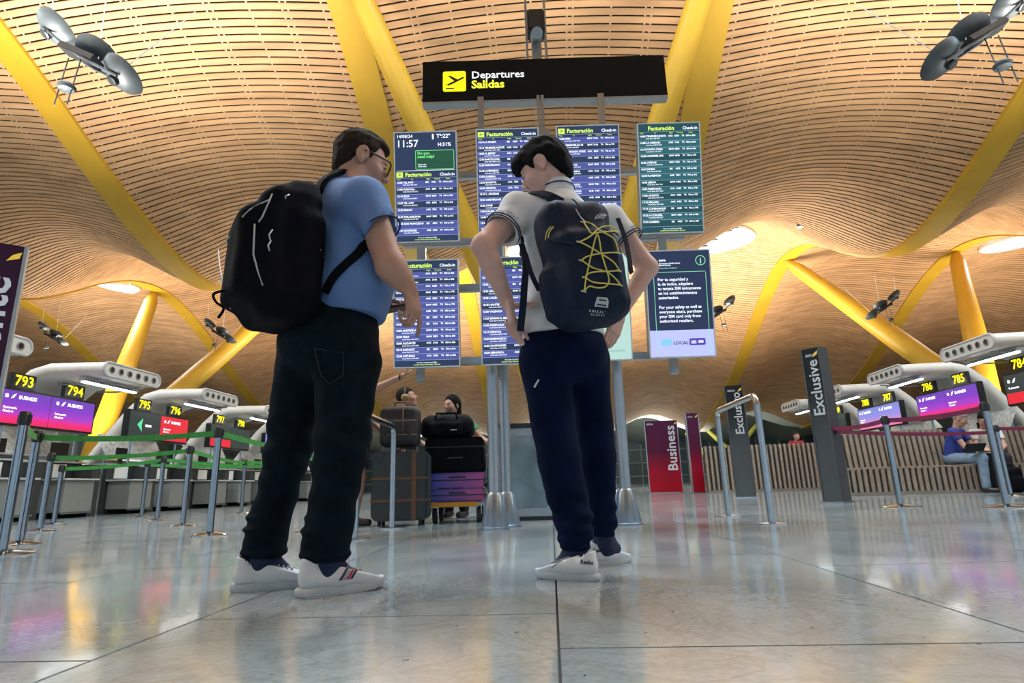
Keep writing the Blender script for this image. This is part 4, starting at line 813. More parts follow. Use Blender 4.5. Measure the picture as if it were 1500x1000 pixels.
LH_, LK, LA = J(449, 520, 2.38), J(420, 668, 2.38), J(386, 808, 2.37); RH_, RK, RA = J(512, 530, 2.22), J(500, 652, 2.20), J(477, 812, 2.22)
for a, b, c in ((LH_, LK, LA), (RH_, RK, RA)): S.cap(a, b, .08, .06, .03); S.cap(b, c, .058, .042, .02)
S.cap(LA, LA+np.array((.05, .02, -.07)), .034, .026, .02); S.cap(RA, RA+np.array((.05, .035, -.07)), .034, .026, .02)
sdf_obj('body', S, .0043, SKIN, man, mbase)
hair('hair', man, mbase, hc, hf, 1.13, [(-.13, -.105), (-.075, -.10), (-.04, -.06), (-.015, .022), (.018, .028), (.028, -.018), (.036, .03), (.05, .072), (.1, .082)], HAIRBR, up=(.1, 0, 1), r=(.107, .086, .104), extra=(((-.062, 0, -.03), (.042, .066, .06)), ((.03, 0, .088), (.06, .06, .035))))
for y in (-1, 1):
    for nm_, rr, dx, mm in (('eye', .0128, 0, mat('eye white', (.6, .58, .55), .2)), ('iris', .0062, .0085, mat('eye dark', (.02, .012, .01), .1))):
        mb = MB(); mb.lathe([(rr*math.sin(q*PI/8), -rr*math.cos(q*PI/8)) for q in range(1, 8)], 10, Matrix.Translation(Vector(hg(.0845+dx, y*.031, .004)-np.array(mbase)))); mb.build(nm_, mm, man, smooth=True)
# glasses
GF = mat('black frame', (.01, .01, .012), .3); gl = MB(); b0 = np.array(mbase)
for y in (-1, 1):
    ring = [hg(.112-.008*abs(math.cos(a))*0, y*.033+.027*math.cos(a), .002+.019*math.sin(a))-b0 for a in np.linspace(0, 2*PI, 17)]; gl.tube(ring, .0042, 6, cap=False); gl.tube([hg(.112, y*.06, .012)-b0, hg(.10, y*.077, .014)-b0, hg(.02, y*.083, .014)-b0, hg(-.012, y*.084, .006)-b0], .0042, 6)
gl.tube([hg(.112, -.006, .006)-b0, hg(.114, .006, .006)-b0], .0026, 5); go = gl.build('glasses', GF, man, smooth=True, label='dark-framed glasses')
lm = MB()
for y in (-1, 1): lm.add([hg(.112, y*.033+.026*math.cos(a), .002+.018*math.sin(a))-b0 for a in np.linspace(0, 2*PI, 13)[:-1]], [tuple(range(12))])
lm.build('lens', mat('lens glass', (.05, .06, .07), .05, alpha=.75), go)
# t-shirt
BLUE = mat('blue cotton', (0.115, 0.21, 0.44), 0.85, var=0.1, scale=7, bump=0.15, spec=0.2)
S = Sdf(); S.cap(ch+(0, 0, .05), bel, .150, .165, .05, w=r_, ws=1.28); S.ell(bel+f*.01, (.165, .195, .2), np.stack([f, l_, (0, 0, 1)]), .06); S.cap(bel, pel+f*.02+(0, 0, -.10), .165, .178, .05, w=r_, ws=1.14); S.cap(J(488, 292, 2.30), J(528, 296, 2.14), .088, .085, .06)
S.cap(RS+np.array((-.01, .02, -.01)), LS, .082, .08, .06); S.cap(nb+(0, 0, -.07), nb+(0, 0, -.015), .11, .065, .05)
S.cap(RS, J(560, 337, 2.10), .084, .076, .035, flat=True); S.cap(LS, LS*.5+LE*.5, .082, .072, .035, flat=True)
hemz = J(520, 468, 2.28)[2]; S.half((0, 0, hemz), (0, 0, -1), pel-.6, pel+.6, k=.006); S.cap(nb+(.01, 0, -.02), nb+(.03, .01, .08), .062, .066, .006, 's')
v = J(560, 337, 2.10)-RS; S.cap(RS+v*.88, RS+v*1.1, .064, .066, .003, 's')
MS = S
def dsp(P): q = np.clip((hemz+.75-P[:, 2])/.75, 0, 1); return (wob(.006, 12, 5)(P)+.006*np.sin(P[:, 2]*26+P[:, 0]*30-P[:, 1]*22)*np.clip(1.2-np.abs(P[:, 2]-bel[2]-.08)*5, 0, 1))*(.35+.65*q)
sdf_obj('t_shirt', S, .0065, BLUE, man, mbase, disp=dsp)
ring = MB(); c = J(559, 336, 2.10); ax = nrm(v); e1 = nrm(np.cross(ax, (0, 0, 1))); e2 = np.cross(ax, e1); c = J(560, 337, 2.10); ring.tube([Vector(c-ax*.002+(e1*math.cos(a)+e2*math.sin(a))*.0755-b0) for a in np.linspace(0, 2*PI, 25)], .004, 6, cap=False); ring.build('sleeve_hem', mat('navy hem', (.015, .03, .09), .8), man, smooth=True)
# jeans
JEAN = mat('black denim', (0.004, 0.009, 0.014), 0.85, var=0.35, scale=18, bump=0.25, spec=0.08)
S = Sdf(); S.ell(pel+(0, 0, -.02), (.185, .205, .17), np.stack([f, l_, (0, 0, 1)]), .05); S.cap(pel, pel+(0, 0, .14), .155, .155, .04, w=r_, ws=1.18)
S.cap(LH_, LK, .118, .088, .05); S.cap(LK, LA+np.array((0, 0, .03)), .086, .077, .03); S.cap(RH_, RK, .128, .096, .05); S.cap(RK, RA+np.array((0, 0, .02)), .094, .085, .03); S.ell(pel-f*.10+(0, 0, -.03), (.1, .15, .11), np.stack([f, l_, (0, 0, 1)]), .05)
for A_, rr in ((LA, .073), (RA, .08)):
    for q, (dz, ds) in enumerate(((.0, .012), (.045, .004), (.085, .01), (.13, .0))): S.ell(A_+(.006*math.sin(q*2), .004*math.cos(q*3), dz), (rr+ds, rr+ds, .02), None, .014)
    S.half(A_+(0, 0, -.028), (0, 0, -1), A_-.14, A_+.14, k=.01); S.cap(A_+(0, 0, -.08), A_+(0, 0, -.005), rr-.018, rr-.018, .004, 's')
S.cap(pel+(0, 0, .2), pel+(0, 0, .12), .13, .13, .004, 's')
def dj(P):
    k = np.clip(1.3-np.abs(P[:, 2]-LK[2])*5, 0, 1); return .005*np.sin(P[:, 2]*55+P[:, 0]*25+P[:, 1]*14)*k+wob(.004, 17, 8)(P)
sdf_obj('jeans', S, .0065, JEAN, man, mbase, disp=dj); MJ = S
mb = MB()
for q in np.linspace(0, 1, 15):
    pass
pk = [onsurf(MJ, J(x, y, 2.08), .004)[0]-b0 for x, y in ((455, 512), (503, 516), (502, 548), (480, 562), (457, 548), (455, 512))]; mb.tube(pk, .0022, 4); mb.build('back_pocket_seam', mat('seam', (.012, .02, .028), .8), man)
NV = mat('navy stripe', (.01, .015, .08), .5); RD = mat('red stripe', (.42, .01, .03), .5); GY = mat('grey stripe', (.3, .32, .35), .5); SOCK = mat('navy sock', (.012, .02, .06), .9, var=.2, scale=40)
stripes_side = -1
shoe(man, mbase, (-.775, 2.155), (.81, .585), .325, (WSH, WSO), stripes=[('navy', NV), ('grey', GY), ('red', RD), ('navy', NV)], laces=(.3, .32, .34), side=1)
shoe(man, mbase, (-1.085, 2.325), (.95, .3), .315, (WSH, WSO), laces=(.2, .22, .25), side=1)
for A_ in (LA, RA): S = Sdf(); S.cap(A_+(0, 0, .05), A_+(.0, 0, -.055), .05, .056, .02); S.cap(A_+(0, 0, -.03), A_+(.06, .035, -.075), .052, .035, .03); sdf_obj('sock', S, .007, SOCK, man, mbase)
# phone-like dark case in his left hand
ph = thing('phone', 'dark slim phone held in front of the belly of the man in the blue t-shirt', 'phone', W(*J(580, 452, 2.42)), SR); mb = MB(); mb.box((-.06, -.035, -.005), (.06, .035, .005), Matrix.Rotation(-.15, 4, 'Y')); mb.build('case', mat('brown case', (.05, .02, .018), .5), ph, bevel=.003); mb = MB(); mb.box((-.055, -.031, .005), (.055, .031, .006), Matrix.Rotation(-.15, 4, 'Y')); mb.build('glass', BLACK, ph)
# ------------------------------------------------------------------ black backpack
PK = mat('black nylon', (0.003, 0.0035, 0.006), 0.8, var=0.3, scale=40, bump=0.2, spec=0.08); PIPE = mat('reflective piping', (.4, .42, .45), .4); ZIPM = mat('zip metal', (.5, .52, .52), .3, .8)
n_ = -f; w_ = r_; upv = nrm((-.06, .0, 1)); pc = J(404, 376, 2.10); Rp = np.stack([n_, w_, upv]); gp = lambda n, w, u: pc+n*n_+w*w_+u*upv
S = Sdf(); S.box(gp(-.02, 0, -.01), (.115, .165, .265), .07, Rp, .04); S.box(gp(.095, 0, -.035), (.07, .14, .175), .05, Rp, .05); S.box(gp(-.07, .03, .235), (.06, .12, .055), .04, Rp, .05); S.box(gp(-.07, .01, -.06), (.06, .175, .2), .05, Rp, .04)
kq = gp(0, 0, .1); S.half(gp(.1, 0, .20), Rp.T@np.array((.75, 0, 1)), kq-.5, kq+.5, k=.04)
bpk = thing('backpack', 'bulky black backpack with grey piping worn by the man in the blue t-shirt', 'backpack', W(*pc), SR); pb = tuple(pc)
sdf_obj('main_body', S, .008, PK, bpk, pb, disp=wob(.004, 20, 11))
def P3(px, py, d=1.75): return S_proj(S, px, py, d)
def S_proj(S_, px, py, d0):                    # camera-independent use: finds the bag's surface where a seam runs
    r = ray(px, py); t = d0/r.y; v = np.array((r.x, r.y, r.z)); o = np.array((0, 0, CH)); p = o+v*t
    for _ in range(60):
        q = float(S_.eval([p])[0])
        if q < .002: break
        t += q*.7/np.linalg.norm(v); p = o+v*t
        if t > 4: break
    return p
pbv = np.array(pb)
for pts in (((399, 284), (392, 300), (384, 318), (379, 325)), ((396, 292), (380, 299), (366, 307), (355, 318)), ((373, 328), (372, 350), (371, 372), (377, 395), (385, 418)), ((320, 366), (322, 390), (327, 418), (338, 452))):
    mb = MB(); mb.tube([S_proj(S, x, y, 1.6)-pbv for x, y in pts], .0035, 6); mb.build('piping', PIPE, bpk, smooth=True)
for x0_, y0_, x1_, y1_ in ((399, 336, 396, 352), (397, 352, 395, 368), (469, 366, 478, 392), (418, 291, 424, 285), (337, 347, 334, 356), (473, 376, 480, 388)):
    a, b = S_proj(S, x0_, y0_, 1.6)-pbv, S_proj(S, x1_, y1_, 1.6)-pbv; mb = MB(); mb.tube([a, (a+b)/2+n_*.008, b], .0035, 5); mb.build('zip_pull', ZIPM, bpk, smooth=True)
hp = [gp(-.1, -.03, .262), gp(-.09, -.03, .29), gp(-.06, .0, .30), gp(-.04, .03, .285), gp(-.03, .03, .25)]; ribbon('grab_handle', hp, .02, .008, PK, bpk, pb, N=n_)
for w0 in (-.10,): mb = MB(); a = S_proj(S, 330, 425, 1.6)-pbv; mb.tube(spline([a, a+np.array((-.03, -.02, -.02)), a+np.array((-.02, -.02, -.05)), a+np.array((.0, 0, -.07)), a+np.array((-.005, -.02, -.11))]), .005, 6); mb.build('strap_end', PK, bpk, smooth=True)
a = J(452, 274, 2.16)
ribbon('shoulder_strap', [J(450, 278, 2.14), J(462, 268, 2.16), J(480, 256, 2.2), J(500, 252, 2.25), J(520, 268, 2.32), J(560, 300, 2.36), J(570, 335, 2.28), J(556, 350, 2.18), J(538, 357, 2.10)], .055, .016, PK, bpk, pb, S=MS, off=.012)
ribbon('lower_strap', [J(545, 350, 2.12), J(525, 368, 2.08), J(505, 387, 2.07), J(487, 405, 2.07), J(470, 428, 2.07)], .036, .01, PK, bpk, pb, S=MS, off=.008)
# ------------------------------------------------------------------ young man
ybase = (.21, 2.55, 0); yb0 = np.array(ybase)
boy = thing('person', 'young man in a white polo shirt and navy trousers with hands on hips', 'person', W(*ybase), SR)
f = nrm((-.35, .93, 0)); l_ = nrm((-.93, -.35, 0)); r_ = -l_; FR = np.stack([f, l_, (0, 0, 1)])
pel = J(827, 506, 2.52); ch = J(818, 355, 2.52); nb = J(818, 276, 2.49); hc = J(797, 248, 2.50)
LS = J(758, 309, 2.42); RS = J(893, 320, 2.62); LE = J(708, 360, 2.32); LWr = J(744, 444, 2.42); RE = J(949, 392, 2.62); RW = J(906, 462, 2.56)
S = Sdf(); hf = nrm((-.85, .30, -.42)); hup = (-.12, 0, 1); hg, hR = head(S, hc, hf, 1.09, up=hup, neck=nb+np.array((0, 0, -.03)), nr=.05)
S.cap(ch, pel, .105, .12, .03, w=r_, ws=1.25); S.cap(LS, RS, .05, .05, .04)
S.cap(LS, LE, .062, .050, .02); S.cap(LE, LWr, .050, .031, .02); S.cap(LE*.7+LWr*.3, LE*.5+LWr*.5, .047, .04, .02); S.cap(RS, RE, .058, .047, .02); S.cap(RE, RW, .048, .03, .02)
hand(S, LWr, (.22, .03, -1), (.9, .1, .2), T=(.8, -.55, .5), curls=(14, 10, 12, 16), thumb=(.22, .95, .1), tc=8); hand(S, RW, (-.35, -.12, -.9), (-.6, .7, .1), T=(-.7, -.6, .2), curls=(20, 25, 25, 30))
LH_, LK, LA = J(797, 530, 2.46), J(818, 672, 2.44), J(842, 800, 2.42); RH_, RK, RA = J(860, 530, 2.6), J(875, 668, 2.64), J(884, 782, 2.74)
for a, b, c in ((LH_, LK, LA), (RH_, RK, RA)): S.cap(a, b, .07, .052, .03); S.cap(b, c, .05, .036, .02)
S.cap(LA, LA+np.array((-.04, .025, -.06)), .03, .024, .02); S.cap(RA, RA+np.array((.04, .03, -.06)), .03, .024, .02)
sdf_obj('body', S, .0043, SKIN2, boy, ybase)
hair('hair', boy, ybase, hc, hf, 1.09, [(-.14, -.10), (-.085, -.10), (-.05, -.075), (-.03, -.01), (-.008, .036), (.018, .036), (.03, -.012), (.046, .0), (.06, .042), (.14, .052)], HAIRB, up=hup,
     extra=(((-.075, 0, -.03), (.045, .07, .07)), ((.05, 0, .082), (.068, .07, .045)), ((.092, .01, .066), (.034, .055, .026)), ((-.06, 0, .02), (.066, .083, .088)), ((-.02, 0, .09), (.085, .075, .05))), r=(.112, .089, .108), seed=9, amp=.0035)
for y in (-1, 1):
    for nm_, rr, dx, mm in (('eye', .0128, 0, MATS['eye white']), ('iris', .0062, .0085, MATS['eye dark'])):
        mb = MB(); mb.lathe([(rr*math.sin(q*PI/8), -rr*math.cos(q*PI/8)) for q in range(1, 8)], 10, Matrix.Translation(Vector(hg(.0845+dx, y*.031, .004)-yb0))); mb.build(nm_, mm, boy, smooth=True)
    mb = MB(); mb.tube([hg(.094, y*.045, .028)-yb0, hg(.1, y*.032, .033)-yb0, hg(.1, y*.016, .029)-yb0], .0035, 5); mb.build('eyebrow', HAIRB, boy, smooth=True)
POLO = mat('white pique', (0.62, 0.65, 0.68), 0.85, var=0.05, scale=30, bump=0.12, spec=0.2)
S = Sdf(); S.cap(ch+(0, 0, .06), ch+(0, 0, -.1), .125, .12, .05, w=r_, ws=1.3); S.cap(ch+(0, 0, -.1), pel+(0, 0, -.05), .125, .163, .05, w=r_, ws=1.24); S.cap(LS, RS, .075, .07, .06); S.cap(nb+(0, 0, -.11), nb+(0, 0, -.03), .12, .07, .05)
SH1 = J(735, 338, 2.36); SH2 = J(923, 354, 2.60); S.cap(LS, SH1, .078, .082, .035, flat=True); S.cap(RS, SH2, .074, .072, .035, flat=True)
hemz = J(800, 486, 2.42)[2]; S.half((0, 0, hemz), (0, 0, -1), pel-.6, pel+.6, k=.006)
for a, b, rr in ((LS, SH1, .067), (RS, SH2, .060)): v = b-a; S.cap(a+v*.85, a+v*1.15, rr, rr, .003, 's')
BS = S
def dy(P): return wob(.0055, 13, 15)(P)+.006*np.sin(P[:, 2]*34-P[:, 0]*30)*np.clip(1-np.abs(P[:, 2]-hemz-.15)*5, 0, 1)
sdf_obj('polo_shirt', S, .0065, POLO, boy, ybase, disp=dy)
NAVYT = mat('navy trim', (.012, .02, .06), .8)
for c, a, rr in ((SH1, LS, .0835), (SH2, RS, .0735)):
    ax = nrm(c-a); e1 = nrm(np.cross(ax, (0, 0, 1))); e2 = np.cross(ax, e1)
    for off in (.004, .018): ring = MB(); ring.tube([Vector(c-ax*off+(e1*math.cos(q)+e2*math.sin(q))*rr-yb0) for q in np.linspace(0, 2*PI, 25)], .0032, 5, cap=False); ring.build('sleeve_stripe', NAVYT, boy, smooth=True)
S = Sdf(); ctop = nb+np.array((-.005, 0, .028)); S.cap(nb+(0, 0, -.03), ctop, .076, .068, .01, flat=True); S.cap(nb+(0, 0, -.08), ctop+(0, 0, .05), .066, .059, .003, 's'); sdf_obj('collar', S, .005, POLO, boy, ybase)
ring = MB(); ring.tube([Vector(nb+np.array((.076*math.cos(q), .076*math.sin(q), -.002))-yb0) for q in np.linspace(0, 2*PI, 25)], .003, 5, cap=False); ring.build('collar_stripe', NAVYT, boy, smooth=True)
TRO = mat('navy jogger cloth', (0.003, 0.007, 0.028), 0.9, var=0.3, scale=12, bump=0.15, spec=0.08)
S = Sdf(); S.ell(pel+(0, 0, -.02), (.15, .185, .16), FR, .05); S.cap(pel, pel+(0, 0, .13), .132, .132, .04, w=r_, ws=1.25); S.cap(LH_, LK, .108, .088, .05); S.cap(LK, LA+(0, 0, .06), .086, .074, .03); S.cap(RH_, RK, .102, .078, .05); S.cap(RK, RA+(0, 0, .05), .076, .062, .03); S.ell(pel-f*.09+(0, 0, -.05), (.08, .14, .11), FR, .05)
for A_, rr in ((LA, .064), (RA, .052)):
    for q, (dz, ds) in enumerate(((.0, .0), (.03, .007), (.07, .012), (.115, .008))): S.ell(A_+(.004*math.sin(q*2.3), 0, dz), (rr+ds, rr+ds, .022), None, .014)
    S.half(A_+(0, 0, -.022), (0, 0, -1), A_-.13, A_+.13, k=.008)
def dt(P): k = np.clip(1.2-np.abs(P[:, 2]-LA[2]-.08)*6, 0, 1); return .004*np.sin(P[:, 2]*90+P[:, 0]*30)*k+wob(.0045, 14, 21)(P)
sdf_obj('trousers', S, .0065, TRO, boy, ybase, disp=dt)
a = onsurf(S, J(766, 562, 2.3), .003)[0]-yb0; mb = MB(); mb.tube([a+np.array((-.0, 0, -.01)), a+np.array((.02, -.01, .02))], .005, 5); mb.build('leg_emblem', mat('print white', (.6, .6, .62), .6), boy)
stripes_side = 1
shoe(boy, ybase, (.30, 2.325), (-.86, .5), .27, (WSH, WSO), word='Reebok', laces=(.5, .53, .55), side=1)
stripes_side = -1
shoe(boy, ybase, (.295, 2.70), (.83, .56), .265, (WSH, WSO), word='Reebok', laces=(.5, .53, .55), side=1)
for A_, sx in ((LA, -1), (RA, 1)): S = Sdf(); S.cap(A_+(0, 0, .03), A_+(0, 0, -.055), .042, .046, .02); S.cap(A_+(0, 0, -.03), A_+(sx*.05, .03, -.065), .044, .03, .03); sdf_obj('sock', S, .007, SOCK, boy, ybase)
# ------------------------------------------------------------------ navy backpack
NPK = mat('navy ripstop', (0.005, 0.013, 0.034), 0.65, var=0.25, scale=40, bump=0.2, spec=0.2); YC = mat('yellow cord', (.62, .55, .12), .6)
n_ = nrm((.30, -.95, 0)); upv = nrm((-.13, 0, 1)); w_ = nrm(np.cross(upv, n_))*1; w_ = nrm(w_); Rp = np.stack([n_, w_, upv]); pc = J(853, 386, 2.24)
gp = lambda n, w, u: pc+n*n_+w*w_+u*upv
S = Sdf(); S.box(gp(-.02, 0, 0), (.10, .155, .27), .075, Rp, .04); S.box(gp(.075, .0, -.06), (.055, .13, .175), .05, Rp, .045); S.box(gp(-.035, .15, -.12), (.05, .03, .11), .028, Rp, .03); S.box(gp(-.035, -.15, -.12), (.05, .03, .11), .028, Rp, .03); S.box(gp(.03, 0, .17), (.05, .10, .08), .045, Rp, .04)
yp = thing('backpack', 'navy backpack laced with yellow bungee cord worn by the young man', 'backpack', W(*pc), SR); pb = tuple(pc); pbv = np.array(pb)
def dn(P): q = (P-A3(pc))@A3(Rp).T; return wob(.007, 24, 31)(P)-.005*np.exp(-((q[:, 2]-.10+.15*np.abs(q[:, 1]))/.008)**2)*0+.004*np.exp(-((np.abs(q[:, 1])-.105)/.006)**2)
sdf_obj('main_body', S, .007, NPK, yp, pb, disp=dn)
def cord(pts, nm='bungee_cord', m=YC, r=.0032, off=.008):
    P = [S_proj(S, x, y, 1.7) for x, y in pts]; P = spline(P, 4); mb = MB(); mb.tube([onsurf(S, p, off)[0]-pbv for p in P], r, 6); return mb.build(nm, m, yp, smooth=True)
L_ = [(854, 326), (848, 355), (851, 382), (856, 407), (855, 427)]; R__ = [(904, 342), (905, 371), (906, 397), (908, 418)]
cord([L_[0], (866, 330), (876, 338), (890, 345), (899, 352), R__[1]]); cord([R__[0], (892, 333), (878, 336), (862, 348), L_[1]]); cord([L_[0], (864, 342), (880, 341), (895, 340), R__[0]])
cord([L_[1], (862, 362), (882, 374), (898, 385), R__[2]]); cord([R__[1], (890, 371), (872, 373), (858, 377), L_[2]]); cord([L_[2], (868, 393), (888, 399), (900, 408), R__[3]]); cord([R__[2], (890, 398), (870, 399), (860, 402), L_[3]]); cord([L_[3], (868, 414), (888, 416), R__[3]])
cord([L_[4], (858, 405), (866, 370), (874, 344), (880, 372), (888, 398), (891, 412), (885, 421), (872, 422), (862, 420), L_[4]])
for x, y in L_+R__: cord([(x-4, y-1), (x+3, y+1)], 'cord_loop', ZIPM, .004, .004)
cord([(843, 306), (850, 318), (858, 326)], 'zip', ZIPM, .002, .004); cord([(812, 332), (806, 340), (804, 349)], 'zip_pull', YC, .003, .005); cord([(808, 332), (802, 340), (800, 352)], 'zip_pull', YC, .003, .005)
cord([(806, 291), (800, 300), (794, 330), (806, 350), (840, 358)], 'seam_line', mat('seam dark', (.004, .006, .012), .8), .003, .003); cord([(838, 292), (850, 305), (872, 330), (890, 338), (905, 345)], 'seam_line', MATS['seam dark'], .003, .003)
LOGO = mat('grey print', (.5, .54, .58), .5)
def patch(pts, nm, m, lift=.005):
    mb = MB(); mb.add([onsurf(S, S_proj(S, x, y, 1.7), lift)[0]-pbv for x, y in pts], [tuple(range(len(pts)))]); mb.build(nm, m, yp)
patch([(870, 322), (872, 317), (878, 313), (885, 313), (888, 316), (884, 320)], 'dome_emblem', LOGO); cord([(873, 321), (877, 316), (883, 314)], 'emblem_line', MATS['seam dark'], .0015, .007); cord([(876, 322), (881, 318), (887, 317)], 'emblem_line', MATS['seam dark'], .0015, .007)
patch([(874, 435), (889, 436), (891, 441), (890, 450), (870, 448)], 'reflective_patch', LOGO)
cord([(877, 439), (887, 440)], 'patch_slot', MATS['seam dark'], .003, .007); cord([(874, 445), (887, 447)], 'patch_slot', MATS['seam dark'], .003, .007)
mb = MB()
for s_, x0_, y0_ in (('BOREALIS', 863, 456), ('CLASSIC', 865, 461)):
    for i, chh in enumerate(s_):
        vs, fs = text_geo(chh, 1.0, .04); mb.add([onsurf(S, S_proj(S, x0_+i*3.8+v.x*3.6, y0_+i*.35-v.y*4.4, 1.7), .004)[0]-pbv for v in vs], fs)
mb.build('lettering', LOGO, yp, label='small pale words on the lower pocket')
ribbon('shoulder_strap', [J(822, 300, 2.38), J(805, 291, 2.38), J(785, 285, 2.42), J(768, 290, 2.5), J(762, 330, 2.56), J(764, 370, 2.5)], .05, .014, NPK, yp, pb, S=BS, off=.012)
ribbon('side_strap', [J(764, 358, 2.44), J(770, 385, 2.38), J(768, 420, 2.33), J(766, 450, 2.34), J(762, 485, 2.38)], .03, .008, NPK, yp, pb, N=(.1, -1, 0))
ribbon('compression_strap', [J(770, 372, 2.36), J(778, 400, 2.30), J(790, 425, 2.28)], .022, .008, NPK, yp, pb, N=(.1, -1, 0))
ribbon('side_strap', [J(905, 320, 2.45), J(916, 350, 2.42), J(922, 380, 2.38), J(924, 396, 2.36), J(926, 400, 2.36)], .022, .008, NPK, yp, pb, N=(.1, -1, 0))
ribbon('grab_handle', [gp(-.10, -.03, .26), gp(-.09, -.02, .295), gp(-.09, .02, .295), gp(-.10, .03, .26)], .02, .008, NPK, yp, pb, N=(0, -1, 0))
# ================================================================== BACKGROUND PEOPLE
def stoop(hz, H, lean=.12):     # knees bent and back inclined so that the head comes to height hz
    s = H/1.75; d = 1.61-hz/s; z = lambda v: v-d
    return dict(pel=(-.1, 0, z(.95)), ch=(0, 0, z(1.27)), nb=(lean*.6, 0, z(1.45)), hc=(lean, 0, z(1.61)), LS=(lean*.5, .18, z(1.40)), RS=(lean*.5, -.18, z(1.40)), LE=(lean, .25, z(1.14)), RE=(lean, -.25, z(1.14)), LW=(lean+.22, .2, z(1.05)), RW=(lean+.22, -.2, z(1.05)),
        LH=(-.08, .09, z(.9)), RH=(-.08, -.09, z(.9)), LK=(.1+d*.4, .1, .5-d*.2), RK=(.1+d*.4, -.1, .5-d*.2))
def figure(label, loc, rz, H, j, shirt, trous, shoec, hairm, skin=SKIN, grp=None, long_hair=False, look=(1, 0, 0), shorts=False, sleeve=.55, h=.012, tank=False, legs=True, shirt_h=.92):
    t = thing('person', label, 'person', loc, rz, grp); s = H/1.75; q = {k: np.array(v, float)*s for k, v in dict(dict(pel=(0, 0, .95), ch=(.0, 0, 1.27), nb=(0, 0, 1.46), hc=(.03, 0, 1.61), LS=(0, .18, 1.40), RS=(0, -.18, 1.40), LE=(-.02, .23, 1.12), RE=(-.02, -.23, 1.12), LW=(.06, .24, .88), RW=(.06, -.24, .88),
        LH=(0, .09, .9), RH=(0, -.09, .9), LK=(.02, .1, .5), RK=(.02, -.1, .5), LA=(-.02, .1, .09), RA=(-.02, -.1, .09)), **j).items()}
    S = Sdf(); g, R = head(S, q['hc'], look, s*1.04, neck=q['nb'], nr=.05); yv = (0, 1, 0)
    S.cap(q['ch'], q['pel'], .09*s, .1*s, .03, w=yv, ws=1.3); S.cap(q['LS'], q['RS'], .045*s, .045*s, .04)
    for a, b, c in (('LS', 'LE', 'LW'), ('RS', 'RE', 'RW')):
        S.cap(q[a], q[b], .048*s, .04*s, .02); S.cap(q[b], q[c], .04*s, .026*s, .02); D = nrm(q[c]-q[b]); N = nrm(np.cross(D, (0.2, 1, .3))); hand(S, q[c], D, N, s=s, curls=(25, 60, 65, 70), right=(a[0] == 'R'))
    for a, b, c in (('LH', 'LK', 'LA'), ('RH', 'RK', 'RA')): S.cap(q[a], q[b], .07*s, .052*s, .03); S.cap(q[b], q[c], .052*s, .033*s, .02)
    sdf_obj('body', S, h*.75, skin, t)
    if long_hair:
        S = Sdf(); S.ell(g(-.02, 0, .035), np.array((.108, .09, .105))*s, R); S.cap(g(-.05, 0, 0), g(-.075, 0, -.2), .07*s, .06*s, .04, w=R[1], ws=1.35); S.ell(g(.075, 0, -.03), np.array((.07, .068, .095))*s, R, .01, 's'); sdf_obj('hair', S, h*.7, hairm, t)
    else: hair('hair', t, (0, 0, 0), q['hc'], look, s*1.04, [(-.13, -.06), (-.05, -.03), (-.005, .03), (.03, .03), (.05, .06), (.1, .06)], hairm, h=h*.6)
    S = Sdf(); S.cap(q['ch']+(0, 0, .04*s), q['pel'], .118*s, .13*s, .04, w=yv, ws=1.25)
    if not tank:
        S.cap(q['LS'], q['RS'], .068*s, .068*s, .05)
        for a, b in (('LS', 'LE'), ('RS', 'RE')): S.cap(q[a], q[a]+(q[b]-q[a])*sleeve, .066*s, .062*s, .03, flat=True)
    else: S.cap(q['LS']*.75+q['RS']*.25, q['RS']*.75+q['LS']*.25, .06*s, .06*s, .05)
    S.half(q['pel']+(0, 0, -.06*s), q['pel']-q['ch'], q['pel']-.5, q['pel']+.5, k=.01); S.cap(q['nb']+(0, 0, .0), q['nb']+(0, 0, .07), .055*s, .06*s, .006, 's'); sdf_obj('shirt', S, h, shirt, t, disp=wob(.004, 18, 2))
    S = Sdf(); S.cap(q['pel'], q['pel']*.8+q['ch']*.2, .135*s, .12*s, .04, w=yv, ws=1.2); k = .55 if shorts else 1
    for a, b, c in (('LH', 'LK', 'LA'), ('RH', 'RK', 'RA')):
        if shorts: S.cap(q[a], q[a]+(q[b]-q[a])*.75, .1*s, .095*s, .04, flat=True)
        else: S.cap(q[a], q[b], .092*s, .075*s, .04); S.cap(q[b], q[c]+(0, 0, .02), .075*s, .06*s, .03)
    sdf_obj('shorts' if shorts else 'trousers', S, h, trous, t, disp=wob(.004, 16, 4))
    for c in ('LA', 'RA'):
        S = Sdf(); a = q[c]; z = max(a[2]-.09*s, 0)
        if 'toe' in j: d = nrm(np.array(j['toe'], float))
        else: d = np.array((1., 0, 0))
        S.cap(a*(1, 1, 0)+(0, 0, z+.05)-d*.03, a*(1, 1, 0)+d*.14*s+(0, 0, z+.04), .046*s, .038*s, .03); S.cap(a*(1, 1, 0)+(0, 0, z+.06), a+(0, 0, .0), .045*s, .042*s, .02); S.half((0, 0, z+.004), (0, 0, -1), a-.4, a+.4); sdf_obj('shoe', S, h*.6, shoec, t)
    return t
BLK = mat('black jersey', (.008, .010, .016), .85, var=.2); WHT = mat('white blouse', (.55, .55, .55), .8, var=.05); GRN = mat('green t-shirt', (.01, .30, .14), .8, var=.1); REDC = mat('red t-shirt', (.35, .01, .02), .8, var=.1); POLB = mat('royal blue polo', (.012, .03, .22), .8, var=.1)
LJ = mat('light denim', (.16, .24, .34), .8, var=.2, scale=15); GRH = mat('grey hair', (.22, .2, .19), .7, var=.3, scale=50); PNK = mat('dusty pink top', (.35, .17, .15), .8, var=.1)
p = J(534, 700, 6.05); hz = J(556, 552, 6.05)[2]
